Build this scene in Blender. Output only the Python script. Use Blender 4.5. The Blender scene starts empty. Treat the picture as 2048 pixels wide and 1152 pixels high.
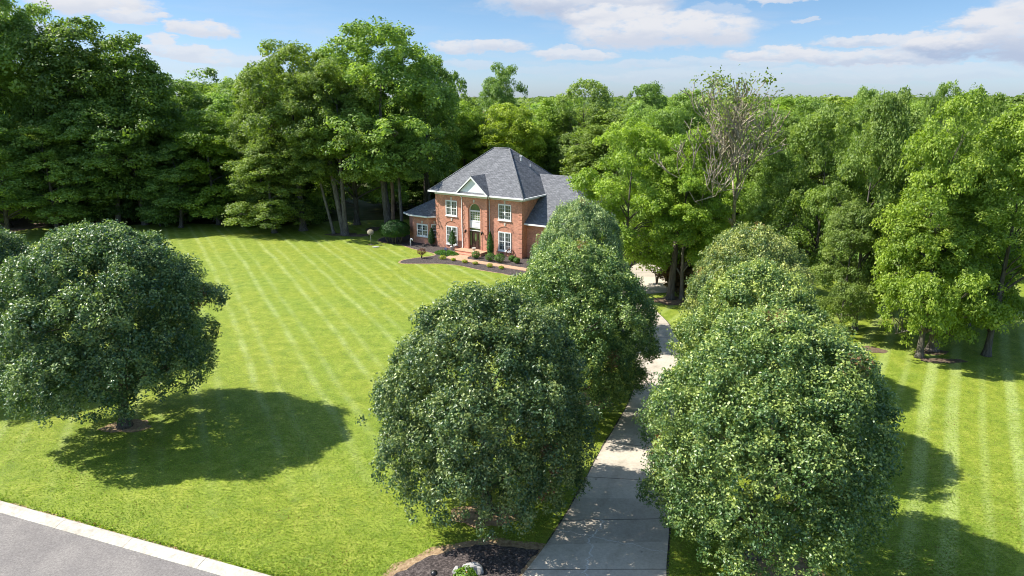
import bpy, bmesh, math, random
import numpy as np
from mathutils import Vector, Matrix

sc = bpy.context.scene
COL = sc.collection
PI = math.pi

# ------------------------------------------------------------------ camera
CAM_H, FPX = 15.5, 1365.0
PITCH = math.atan(379 / FPX)
cam = bpy.data.cameras.new('camera')
cam.sensor_width = 36.0
cam.lens = 36.0 * FPX / 2048
cam.clip_start = 0.1
cam.clip_end = 20000
camo = bpy.data.objects.new('camera', cam)
camo.location = (0, 0, CAM_H)
camo.rotation_euler = (PI / 2 - PITCH, 0, 0)
COL.objects.link(camo)
sc.camera = camo

FW = np.array([0, math.cos(PITCH), -math.sin(PITCH)])
UP = np.array([0, math.sin(PITCH), math.cos(PITCH)])


def ray(u, v):
    return FW * FPX + np.array([1.0, 0, 0]) * (u - 1024) + UP * (576 - v)


def at(u, v, z=0.0):
    d = ray(u, v)
    t = (z - CAM_H) / d[2]
    return (float(d[0] * t), float(d[1] * t), z)


# ------------------------------------------------------------------ world, sun, exposure
SUN_EL = math.radians(48)
SH = (0.995, -0.10)                      # horizontal direction in which shadows fall
SUN_AZ = math.atan2(-SH[0], -SH[1])       # azimuth of the sun measured from +Y towards +X
world = bpy.data.worlds.new('World')
sc.world = world
world.use_nodes = True
wn, wl = world.node_tree.nodes, world.node_tree.links
wn.clear()


class NT:
    """small helper for node trees"""
    def __init__(s, tree):
        s.t, s.n, s.l = tree, tree.nodes, tree.links

    def node(s, kind, **kw):
        nd = s.n.new(kind)
        for k, v in kw.items():
            if k == 'ins':
                for i, val in v.items():
                    if isinstance(val, bpy.types.NodeSocket):
                        s.l.new(val, nd.inputs[i])
                    else:
                        nd.inputs[i].default_value = val
            else:
                setattr(nd, k, v)
        return nd

    def math(s, op, a, b=0.0, c=0.0, clamp=False):
        return s.node('ShaderNodeMath', operation=op, use_clamp=clamp, ins={0: a, 1: b, 2: c}).outputs[0]

    def vmath(s, op, a, b=(0, 0, 0)):
        return s.node('ShaderNodeVectorMath', operation=op, ins={0: a, 1: b})

    def noise(s, vec, scale, detail=3.0, rough=0.55, dist=0.0):
        return s.node('ShaderNodeTexNoise', ins={'Vector': vec, 'Scale': scale, 'Detail': detail, 'Roughness': rough, 'Distortion': dist})

    def mix(s, f, a, b, blend='MIX'):
        nd = s.node('ShaderNodeMix', data_type='RGBA', blend_type=blend)
        for i, val in ((0, f), (6, a), (7, b)):
            if isinstance(val, bpy.types.NodeSocket):
                s.l.new(val, nd.inputs[i])
            else:
                nd.inputs[i].default_value = val if i == 0 else (tuple(val) + (1,))[:4]
        return nd.outputs[2]

    def mapr(s, v, a, b, c=0.0, d=1.0, smooth=True):
        return s.node('ShaderNodeMapRange', interpolation_type='SMOOTHSTEP' if smooth else 'LINEAR',
                      ins={0: v, 1: a, 2: b, 3: c, 4: d}).outputs[0]

    def ramp(s, f, stops):
        nd = s.node('ShaderNodeValToRGB', ins={0: f})
        cr = nd.color_ramp
        while len(cr.elements) < len(stops):
            cr.elements.new(0.5)
        for e, (p, c) in zip(cr.elements, stops):
            e.position = p
            e.color = tuple(c) + (1,)
        return nd.outputs[0]


W = NT(world.node_tree)
sky = W.node('ShaderNodeTexSky', sky_type='NISHITA', sun_disc=False, sun_elevation=SUN_EL, sun_rotation=SUN_AZ,
             altitude=200.0, air_density=1.0, dust_density=0.5, ozone_density=3.0)
tc = W.node('ShaderNodeTexCoord')
sep = W.node('ShaderNodeSeparateXYZ', ins={0: tc.outputs['Generated']})
az = W.math('ARCTAN2', sep.outputs[0], sep.outputs[1])
el = W.math('ARCSINE', sep.outputs[2])
P = W.node('ShaderNodeCombineXYZ', ins={0: az, 1: el, 2: 0.0}).outputs[0]
Ps = W.vmath('MULTIPLY', P, (1.0, 2.4, 1.0)).outputs[0]
n1 = W.noise(Ps, 14.0, 6.0, 0.6)
off = W.vmath('MULTIPLY', W.vmath('SUBTRACT', n1.outputs['Color'], (0.5, 0.5, 0.5)).outputs[0], (0.10, 0.030, 0.0)).outputs[0]
n1b = W.noise(Ps, 60.0, 4.0, 0.6)
off2 = W.vmath('MULTIPLY', W.vmath('SUBTRACT', n1b.outputs['Color'], (0.5, 0.5, 0.5)).outputs[0], (0.022, 0.012, 0.0)).outputs[0]
Pd = W.vmath('ADD', W.vmath('ADD', P, off).outputs[0], off2).outputs[0]
CLOUDS = [  # u, v, half width, half height, density, underside grey
    (185, 4, 100, 24, 1.0, .3), (258, 32, 52, 14, .9, .35), (400, 55, 62, 16, .95, .3), (322, 86, 32, 18, .9, .1),
    (370, 106, 105, 15, .85, .3), (480, 120, 80, 15, .6, .4), (310, 135, 120, 12, .35, .4),
    (1170, -5, 200, 44, 1.0, .75), (1240, 32, 120, 25, 1.0, .7), (1330, 62, 190, 36, 1.0, .45), (1140, 95, 40, 8, .6, .3),
    (960, 93, 100, 15, .9, .4), (1145, 107, 95, 13, .85, .4), (930, 130, 55, 12, .45, .4),
    (1560, 106, 100, 17, .95, .5), (1760, 112, 150, 17, .9, .6), (1790, 77, 130, 10, .85, .5),
    (1995, 48, 85, 26, 1.0, .9), (1970, 88, 150, 24, 1.0, .9), (2120, 60, 120, 60, 1.0, .8),
    (1445, 20, 45, 12, .35, .2), (1575, -2, 70, 9, .8, .3), (1600, 43, 18, 5, .6, .2),
    (1400, 128, 190, 12, .5, .5), (1800, 133, 170, 7, .5, .4), (1620, 150, 500, 16, .45, .6), (1150, 140, 160, 12, .3, .5),
    (700, 150, 200, 14, .2, .3), (-150, 40, 160, 40, 1.0, .5), (2300, 10, 160, 40, 1, .5), (-500, 90, 200, 30, 1, .5),
    (2700, 90, 260, 30, 1, .6), (900, -160, 300, 60, 1, .5), (1900, -220, 280, 60, 1, .5), (100, -260, 260, 70, 1, .5)]
cover, shade = None, None
for (cu, cv, hw, hh, dens, grey) in CLOUDS:
    d = ray(cu, cv)
    d = d / np.linalg.norm(d)
    a0, e0 = math.atan2(d[0], d[1]), math.asin(d[2])
    sw, shh = hw / FPX, hh / FPX
    q = W.node('ShaderNodeMapping', vector_type='POINT', ins={0: Pd, 1: (-a0 / sw, -e0 / shh, 0), 3: (1 / sw, 1 / shh, 1)}).outputs[0]
    r = W.vmath('LENGTH', q).outputs['Value']
    m = W.mapr(r, 1.08, 0.70, 0.0, dens)
    y = W.node('ShaderNodeSeparateXYZ', ins={0: q}).outputs[1]
    s_ = W.mapr(y, -0.55, 0.35, grey, 0.0)
    if cover is None:
        cover, shade = m, s_
    else:
        keep = m
        shade = W.node('ShaderNodeMix', data_type='FLOAT', ins={0: keep, 2: shade, 3: s_}).outputs[0]
        cover = W.math('MAXIMUM', cover, m)
n2 = W.noise(Ps, 30.0, 5.0, 0.6)
cover = W.math('MULTIPLY', cover, W.mapr(n2.outputs['Fac'], 0.28, 0.50, 0.55, 1.0))
n3 = W.noise(W.vmath('MULTIPLY', P, (1.0, 6.0, 1.0)).outputs[0], 5.0, 5.0, 0.6)
veil = W.math('MULTIPLY', W.mapr(n3.outputs['Fac'], 0.45, 0.75, 0.0, 0.4), W.mapr(el, 0.16, 0.04, 0.0, 1.0))
cover = W.math('MAXIMUM', cover, veil)
ccol = W.mix(shade, (4.65, 4.75, 5.05), (2.35, 2.95, 4.1))
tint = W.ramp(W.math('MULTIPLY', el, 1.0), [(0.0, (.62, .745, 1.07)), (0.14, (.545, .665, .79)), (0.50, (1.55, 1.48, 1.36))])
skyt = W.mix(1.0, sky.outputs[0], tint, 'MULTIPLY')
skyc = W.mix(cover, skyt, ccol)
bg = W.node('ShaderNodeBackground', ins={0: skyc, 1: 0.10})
wo = W.node('ShaderNodeOutputWorld', ins={0: bg.outputs[0]})

sun = bpy.data.lights.new('sun', 'SUN')
sun.energy = 5.0
sun.angle = math.radians(0.5)
sun.color = (1.0, 0.955, 0.87)
suno = bpy.data.objects.new('sun', sun)
svec = Vector((-SH[0] * math.cos(SUN_EL), -SH[1] * math.cos(SUN_EL), math.sin(SUN_EL)))
suno.rotation_euler = svec.to_track_quat('Z', 'Y').to_euler()
suno.location = (-30, 20, 60)
COL.objects.link(suno)

sc.view_settings.view_transform = 'Standard'
sc.view_settings.look = 'None'
sc.view_settings.exposure = 0.80
sc.view_settings.gamma = 1.0
sc.render.resolution_x, sc.render.resolution_y = 1024, 576
sc.cycles.pixel_filter_type = 'BLACKMAN_HARRIS'
sc.cycles.filter_width = 1.0
sc.cycles.max_bounces = 6
sc.cycles.transparent_max_bounces = 4
sc.cycles.diffuse_bounces = 4
sc.cycles.glossy_bounces = 2
sc.cycles.transmission_bounces = 3


# ------------------------------------------------------------------ materials
def mat(name):
    m = bpy.data.materials.new(name)
    m.use_nodes = True
    m.node_tree.nodes.clear()
    return m, NT(m.node_tree)


def finish(T, shader):
    T.node('ShaderNodeOutputMaterial', ins={0: shader})


def principled(T, col, rough=0.7, spec=0.4, normal=None, metal=0.0):
    ins = {'Base Color': col if isinstance(col, bpy.types.NodeSocket) else (tuple(col) + (1,))[:4],
           'Roughness': rough, 'Specular IOR Level': spec, 'Metallic': metal}
    if normal is not None:
        ins['Normal'] = normal
    return T.node('ShaderNodeBsdfPrincipled', ins=ins).outputs[0]


def bump(T, h, strength, dist):
    return T.node('ShaderNodeBump', ins={'Strength': strength, 'Distance': dist, 'Height': h}).outputs[0]


def simple(name, col, rough=0.6, spec=0.4, metal=0.0, var=0.15, scale=3.0):
    m, T = mat(name)
    tc = T.node('ShaderNodeTexCoord')
    n = T.noise(tc.outputs['Object'], scale, 4.0)
    f = T.mapr(n.outputs['Fac'], 0.3, 0.7, 1.0 - var, 1.0 + var, False)
    c = T.vmath('SCALE', (col[0], col[1], col[2]))
    T.l.new(f, c.inputs['Scale'])
    finish(T, principled(T, c.outputs[0], rough, spec, None, metal))
    return m


def leaf_material(name, dark, mid, light, rough=0.45, trans=0.28, spec=0.5):
    m, T = mat(name)
    tone = T.node('ShaderNodeAttribute', attribute_name='tone').outputs['Fac']
    oi = T.node('ShaderNodeObjectInfo')
    col = T.ramp(tone, [(0.0, (.20, .105, .05)), (0.012, (.20, .105, .05)), (0.03, dark), (0.5, mid), (1.0, light)])
    col = T.mix(1.0, col, oi.outputs['Color'], 'MULTIPLY')
    pr = principled(T, col, rough, spec)
    tcol = T.mix(1.0, col, (1.3, 1.4, 0.5), 'MULTIPLY')
    tr = T.node('ShaderNodeBsdfTranslucent', ins={0: tcol}).outputs[0]
    ms = T.node('ShaderNodeMixShader', ins={0: trans, 1: pr, 2: tr}).outputs[0]
    finish(T, ms)
    return m


M = {}
M['leaf'] = leaf_material('tree_leaf', (.072, .118, .028), (.165, .232, .056), (.33, .39, .12), .5, .40, .45)
M['pear_leaf'] = leaf_material('pear_leaf', (.022, .056, .026), (.082, .148, .054), (.42, .46, .16), .37, .26, .62)
M['shrub_leaf'] = leaf_material('shrub_leaf', (.025, .06, .015), (.05, .11, .02), (.10, .18, .03), .5, .25, .4)


def bark_material():
    m, T = mat('bark')
    tc = T.node('ShaderNodeTexCoord')
    v = T.vmath('MULTIPLY', tc.outputs['Object'], (6.0, 6.0, 1.2)).outputs[0]
    n = T.noise(v, 1.6, 6.0, 0.65)
    oi = T.node('ShaderNodeObjectInfo')
    c = T.ramp(n.outputs['Fac'], [(0.3, (.045, .038, .030)), (0.52, (.13, .115, .095)), (0.75, (.26, .24, .205))])
    c = T.mix(1.0, c, oi.outputs['Color'], 'MULTIPLY')
    finish(T, principled(T, c, .9, .2, bump(T, n.outputs['Fac'], .8, .05)))
    return m


M['bark'] = bark_material()


def grass_material():
    m, T = mat('lawn_grass')
    geo = T.node('ShaderNodeNewGeometry')
    p = geo.outputs['Position']
    s = T.node('ShaderNodeSeparateXYZ', ins={0: p})
    x, y = s.outputs[0], s.outputs[1]
    wob = T.noise(p, 0.07, 2.0)
    w1 = T.math('MULTIPLY', T.math('SUBTRACT', wob.outputs['Fac'], 0.5), 1.0)
    # left lawn: pairs of thin pale wheel lines running back to the left
    a = math.radians(27)
    t = T.math('ADD', T.math('MULTIPLY', x, math.cos(a)), T.math('MULTIPLY', y, math.sin(a)))
    bend = T.math('MULTIPLY', T.math('POWER', T.math('MULTIPLY', T.math('SUBTRACT', y, 45.0), 0.03), 2.0), 0.8)
    t = T.math('ADD', T.math('ADD', t, bend), w1)
    per = 2.95
    f = T.math('MULTIPLY', T.math('FRACT', T.math('DIVIDE', t, per)), per)
    fine = T.noise(p, 2.4, 5.0, 0.7)
    brk = T.noise(p, 0.35, 3.0, 0.6)

    def line(center, hw):
        dd = T.math('ABSOLUTE', T.math('SUBTRACT', f, center))
        return T.mapr(dd, hw, 0.0, 0.0, 1.0)
    ln = T.math('MAXIMUM', line(0.5, 0.36), T.math('MULTIPLY', line(1.6, 0.34), 0.6))
    ln = T.math('MULTIPLY', ln, T.mapr(brk.outputs['Fac'], 0.33, 0.62, 0.3, 1.0))
    ln = T.math('MULTIPLY', ln, T.mapr(fine.outputs['Fac'], 0.3, 0.7, 0.45, 1.0))
    swath = T.mapr(T.math('SINE', T.math('MULTIPLY', t, PI / per)), -0.3, 0.3, 0.0, 1.0)
    # right lawn: wide soft bands
    b = math.radians(33)
    tr = T.math('SUBTRACT', T.math('MULTIPLY', x, math.cos(b)), T.math('MULTIPLY', y, math.sin(b)))
    tr = T.math('ADD', tr, T.math('MULTIPLY', w1, 0.6))
    rb = T.math('SINE', T.math('MULTIPLY', tr, 2 * PI / 1.25))
    rb2 = T.math('SINE', T.math('MULTIPLY', tr, 2 * PI / 3.9))
    rband = T.mapr(T.math('ADD', rb, T.math('MULTIPLY', rb2, 0.5)), -0.3, 1.25, 0.0, 1.0)
    rband = T.math('MULTIPLY', rband, T.mapr(brk.outputs['Fac'], 0.3, 0.6, 0.45, 1.0))
    right = T.mapr(x, 8.5, 12.5)
    back = T.mapr(y, 90.0, 84.0)
    front = T.mapr(y, 21.0, 33.0)
    ln = T.math('MULTIPLY', T.math('MULTIPLY', ln, T.math('SUBTRACT', 1.0, right)), T.math('MULTIPLY', back, front))
    rband = T.math('MULTIPLY', rband, right)
    # colours
    big = T.noise(p, 0.16, 4.0, 0.6)
    med = T.noise(p, 1.3, 5.0, 0.7)
    tiny = T.noise(p, 14.0, 3.0, 0.7)
    streak = T.noise(T.vmath('MULTIPLY', p, (1.0, 2.6, 1.0)).outputs[0], 5.0, 4.0, 0.75)
    col = T.ramp(med.outputs['Fac'], [(0.28, (.118, .185, .017)), (0.5, (.198, .262, .026)), (0.72, (.290, .340, .055))])
    col = T.mix(T.mapr(big.outputs['Fac'], 0.35, 0.65), col, T.mix(1.0, col, (1.12, 1.03, 0.95), 'MULTIPLY'))
    col = T.mix(T.math('MULTIPLY', swath, 0.40), col, T.mix(1.0, col, (0.86, 0.93, 0.8), 'MULTIPLY'))
    col = T.mix(T.math('MULTIPLY', ln, 0.50), col, (.43, .49, .20))
    col = T.mix(T.math('MULTIPLY', rband, 0.75), col, (.36, .43, .13))
    clover = T.mapr(T.noise(p, .75, 5.0, .7).outputs['Fac'], .58, .70)
    col = T.mix(T.math('MULTIPLY', clover, .40), col, (.12, .20, .045))
    dry = T.mapr(T.noise(T.vmath('ADD', p, (31.0, 7.0, 0.0)).outputs[0], .5, 5.0, .75).outputs['Fac'], .62, .74)
    col = T.mix(T.math('MULTIPLY', dry, .40), col, (.36, .34, .11))
    g = T.mapr(streak.outputs['Fac'], 0.3, 0.7, 0.66, 1.30, False)
    g2 = T.mapr(tiny.outputs['Fac'], 0.25, 0.75, 0.62, 1.32, False)
    gg = T.math('MULTIPLY', g, g2)
    sc_ = T.vmath('SCALE', col)
    T.l.new(gg, sc_.inputs['Scale'])
    # a few bare, straw-coloured spots close to the kerb
    bare = T.mapr(T.noise(p, 1.1, 5.0, 0.75).outputs['Fac'], 0.66, 0.76)
    bare = T.math('MULTIPLY', bare, T.mapr(y, 30.0, 21.0, 0.1, 0.8))
    cc = T.mix(bare, sc_.outputs[0], (.33, .27, .12))
    hgt = T.math('ADD', T.math('MULTIPLY', tiny.outputs['Fac'], 0.6), streak.outputs['Fac'])
    pr = principled(T, cc, .75, .25, bump(T, hgt, .7, .05))
    finish(T, pr)
    return m


M['grass'] = grass_material()


def floor_material():
    m, T = mat('woodland_floor')
    p = T.node('ShaderNodeNewGeometry').outputs['Position']
    n = T.noise(p, 0.4, 6.0, 0.65)
    c = T.ramp(n.outputs['Fac'], [(0.3, (.035, .045, .015)), (0.5, (.07, .08, .03)), (0.7, (.12, .095, .05))])
    finish(T, principled(T, c, .95, .1))
    return m


def speckle(name, stops, scale, rough, bumpd=.01, big=None, detail=6.0):
    m, T = mat(name)
    p = T.node('ShaderNodeNewGeometry').outputs['Position']
    n = T.noise(p, scale, detail, 0.7)
    c = T.ramp(n.outputs['Fac'], stops)
    if big:
        b = T.noise(p, big[0], 4.0, 0.6)
        c = T.mix(T.mapr(b.outputs['Fac'], .35, .65, 0, big[1]), c, T.mix(1.0, c, big[2], 'MULTIPLY'))
    finish(T, principled(T, c, rough, .3, bump(T, n.outputs['Fac'], .6, bumpd)))
    return m


M['floor'] = floor_material()
M['asphalt'] = speckle('asphalt', [(.30, (.15, .136, .124)), (.5, (.225, .206, .19)), (.72, (.32, .295, .27))], 17.0, .9, .008, (.55, .8, (.76, .76, .78)))
M['kerb'] = speckle('kerb_concrete', [(.3, (.36, .33, .28)), (.5, (.50, .465, .40)), (.7, (.62, .58, .50))], 7.0, .85, .008, (1.3, .8, (.84, .81, .76)))
M['mulch'] = speckle('mulch', [(.34, (.022, .017, .016)), (.52, (.075, .060, .056)), (.70, (.20, .165, .15))], 11.0, .9, .06)
M['soil'] = speckle('bare_soil', [(.3, (.16, .10, .055)), (.5, (.32, .22, .125)), (.7, (.48, .36, .22))], 6.0, .95, .03)
M['woodsoil'] = speckle('leaf_litter', [(.3, (.07, .045, .03)), (.5, (.14, .095, .065)), (.7, (.24, .17, .12))], 3.0, .95, .03)
M['paver'] = speckle('tan_aggregate', [(.3, (.34, .20, .125)), (.5, (.47, .29, .185)), (.7, (.60, .40, .27))], 9.0, .85, .005)
M['rock'] = speckle('pale_limestone', [(.3, (.20, .19, .18)), (.5, (.34, .33, .315)), (.7, (.48, .47, .45))], 7.0, .85, .03)
M['white'] = simple('white_paint', (.78, .78, .77), .5, .4, var=.06)
M['trim'] = simple('cream_trim', (.66, .67, .63), .5, .4, var=.08)
M['siding'] = simple('pale_gable_siding', (.76, .78, .78), .6, .3, var=.05)
M['stone'] = simple('pale_keystone', (.62, .56, .48), .8, .2, var=.1)
M['door'] = simple('dark_brown_door', (.055, .028, .022), .35, .5, var=.25)
M['black'] = simple('black_metal', (.015, .015, .017), .4, .5)
M['pot'] = simple('white_planter', (.62, .58, .52), .7, .3)
M['wheelwood'] = simple('weathered_wheel', (.14, .065, .04), .8, .2, var=.3)
M['dish'] = simple('tan_disc', (.20, .175, .12), .6, .3, var=.35, scale=9)
M['pole'] = simple('grey_pole', (.25, .25, .24), .5, .4)
M['sign'] = simple('blue_sign', (.012, .035, .13), .4, .5, var=.1)
M['pipe'] = simple('white_pipe', (.75, .76, .78), .4, .5, var=.05)
M['glassg'] = simple('green_tinted_pane', (.10, .145, .055), .25, .5, var=.35, scale=2)


def glass_material():
    m, T = mat('window_glass')
    tc = T.node('ShaderNodeTexCoord')
    n = T.noise(tc.outputs['Object'], 1.7, 3.0)
    c = T.ramp(n.outputs['Fac'], [(.35, (.012, .016, .022)), (.6, (.05, .065, .08)), (.75, (.11, .12, .13))])
    finish(T, principled(T, c, .07, .9))
    return m


M['glass'] = glass_material()


def brick_material():
    m, T = mat('red_brick')
    uv = T.node('ShaderNodeUVMap', uv_map='UVMap').outputs[0]
    b = T.node('ShaderNodeTexBrick', ins={'Vector': uv, 'Color1': (.62, .25, .155, 1), 'Color2': (.44, .165, .105, 1), 'Mortar': (.57, .42, .33, 1),
               'Scale': 1.0, 'Mortar Size': .008, 'Mortar Smooth': .3, 'Bias': -.15, 'Brick Width': .205, 'Row Height': .072})
    n = T.noise(uv, 3.0, 5.0, .65)
    n2 = T.noise(uv, .5, 3.0, .6)
    g = T.math('MULTIPLY', T.mapr(n.outputs['Fac'], .3, .7, .82, 1.2, False), T.mapr(n2.outputs['Fac'], .3, .7, .82, 1.16, False))
    s = T.vmath('SCALE', b.outputs['Color'])
    T.l.new(g, s.inputs['Scale'])
    finish(T, principled(T, s.outputs[0], .85, .2, bump(T, b.outputs['Fac'], -.5, .01)))
    return m


M['brick'] = brick_material()


def shingle_material():
    m, T = mat('slate_grey_shingle')
    uv = T.node('ShaderNodeUVMap', uv_map='UVMap').outputs[0]
    b = T.node('ShaderNodeTexBrick', ins={'Vector': uv, 'Color1': (.178, .182, .194, 1), 'Color2': (.120, .124, .134, 1), 'Mortar': (.06, .061, .07, 1),
               'Scale': 1.0, 'Mortar Size': .012, 'Mortar Smooth': .2, 'Bias': 0.0, 'Brick Width': .36, 'Row Height': .15})
    n = T.noise(uv, 5.0, 5.0, .7)
    n2 = T.noise(T.vmath('MULTIPLY', uv, (1.0, 3.0, 1.0)).outputs[0], 1.4, 4.0, .6)
    g = T.math('MULTIPLY', T.mapr(n.outputs['Fac'], .3, .7, .7, 1.35, False), T.mapr(n2.outputs['Fac'], .3, .7, .8, 1.2, False))
    s = T.vmath('SCALE', b.outputs['Color'])
    T.l.new(g, s.inputs['Scale'])
    finish(T, principled(T, s.outputs[0], .85, .25, bump(T, b.outputs['Fac'], -.8, .02)))
    return m


M['shingle'] = shingle_material()


def drive_material():
    m, T = mat('driveway_concrete')
    uv = T.node('ShaderNodeUVMap', uv_map='UVMap').outputs[0]
    s = T.node('ShaderNodeSeparateXYZ', ins={0: uv})
    p = T.node('ShaderNodeNewGeometry').outputs['Position']
    ps = T.node('ShaderNodeSeparateXYZ', ins={0: p})
    f = T.math('ABSOLUTE', T.math('SUBTRACT', T.math('FRACT', T.math('DIVIDE', s.outputs[1], 3.05)), .5))
    joint = T.mapr(f, .4915, .4965)
    n = T.noise(p, 9.0, 6.0, .7)
    big = T.noise(p, .35, 4.0, .65)
    slab = T.node('ShaderNodeTexWhiteNoise', noise_dimensions='1D', ins={'W': T.math('FLOOR', T.math('DIVIDE', T.math('ADD', s.outputs[1], 1.525), 3.05))})
    c = T.ramp(n.outputs['Fac'], [(.3, (.43, .375, .30)), (.5, (.51, .45, .365)), (.7, (.59, .52, .425))])
    gg = T.math('MULTIPLY', T.mapr(big.outputs['Fac'], .3, .7, .84, 1.12, False), T.mapr(slab.outputs[0], 0, 1,   .86, 1.10, False))
    sv = T.vmath('SCALE', c)
    T.l.new(gg, sv.inputs['Scale'])
    tr1 = T.mapr(T.math('ABSOLUTE', T.math('SUBTRACT', T.math('ABSOLUTE', T.math('SUBTRACT', s.outputs[0], 1.95)), .8)), .34, .05)
    stain = T.math('MULTIPLY', T.math('MULTIPLY', tr1, T.mapr(T.noise(p, 1.1, 5.0, .7).outputs['Fac'], .35, .65)), .38)
    rim = T.math('MULTIPLY', T.mapr(s.outputs[0], .30, .0), T.mapr(T.noise(p, 3.0, 4.0, .7).outputs['Fac'], .4, .6, .1, .6))
    c = T.mix(T.math('MAXIMUM', stain, rim), sv.outputs[0], T.mix(1.0, sv.outputs[0], (.60, .58, .54), 'MULTIPLY'))
    spot = T.mapr(T.noise(p, 1.9, 3.0, .5).outputs['Fac'], .70, .76)
    c = T.mix(T.math('MULTIPLY', spot, .5), c, (.12, .11, .10))
    c = T.mix(T.math('MULTIPLY', joint, .85), c, (.05, .045, .04))
    # pale meandering cracks on the two slabs next to the road
    w = T.noise(T.vmath('MULTIPLY', p, (0.0, 1.0, 0.0)).outputs[0], 1.1, 5.0, .7)
    cx = T.math('SUBTRACT', T.math('SUBTRACT', ps.outputs[0], T.math('MULTIPLY', ps.outputs[1], .27)), T.math('MULTIPLY', T.math('SUBTRACT', w.outputs['Fac'], .5), 1.7))
    cr = T.mapr(T.math('ABSOLUTE', T.math('SUBTRACT', cx, -2.83)), .035, .012)
    cr = T.math('MULTIPLY', cr, T.mapr(ps.outputs[1], 22.9, 22.7))
    w2 = T.noise(T.vmath('MULTIPLY', p, (1.0, 0.0, 0.0)).outputs[0], 1.3, 5.0, .7)
    cy = T.math('SUBTRACT', T.math('ADD', ps.outputs[1], T.math('MULTIPLY', ps.outputs[0], .356)), T.math('MULTIPLY', T.math('SUBTRACT', w2.outputs['Fac'], .5), .8))
    cr2 = T.math('MULTIPLY', T.mapr(T.math('ABSOLUTE', T.math('SUBTRACT', cy, 22.7)), .03, .01), .6)
    c = T.mix(T.math('MULTIPLY', T.math('MAXIMUM', cr, cr2), .7), c, (.74, .72, .68))
    finish(T, principled(T, c, .85, .3, bump(T, n.outputs['Fac'], .4, .006)))
    return m


M['drive'] = drive_material()


# ------------------------------------------------------------------ mesh helpers
def tag(o, label=None, cat=None, group=None, kind=None):
    if label: o['label'] = label
    if cat: o['category'] = cat
    if group: o['group'] = group
    if kind: o['kind'] = kind
    return o


def empty(name, loc, rz=0.0, scale=(1, 1, 1)):
    o = bpy.data.objects.new(name, None)
    o.empty_display_size = .3
    COL.objects.link(o)
    o.location = loc
    o.rotation_euler = (0, 0, rz)
    o.scale = scale
    return o


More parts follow.
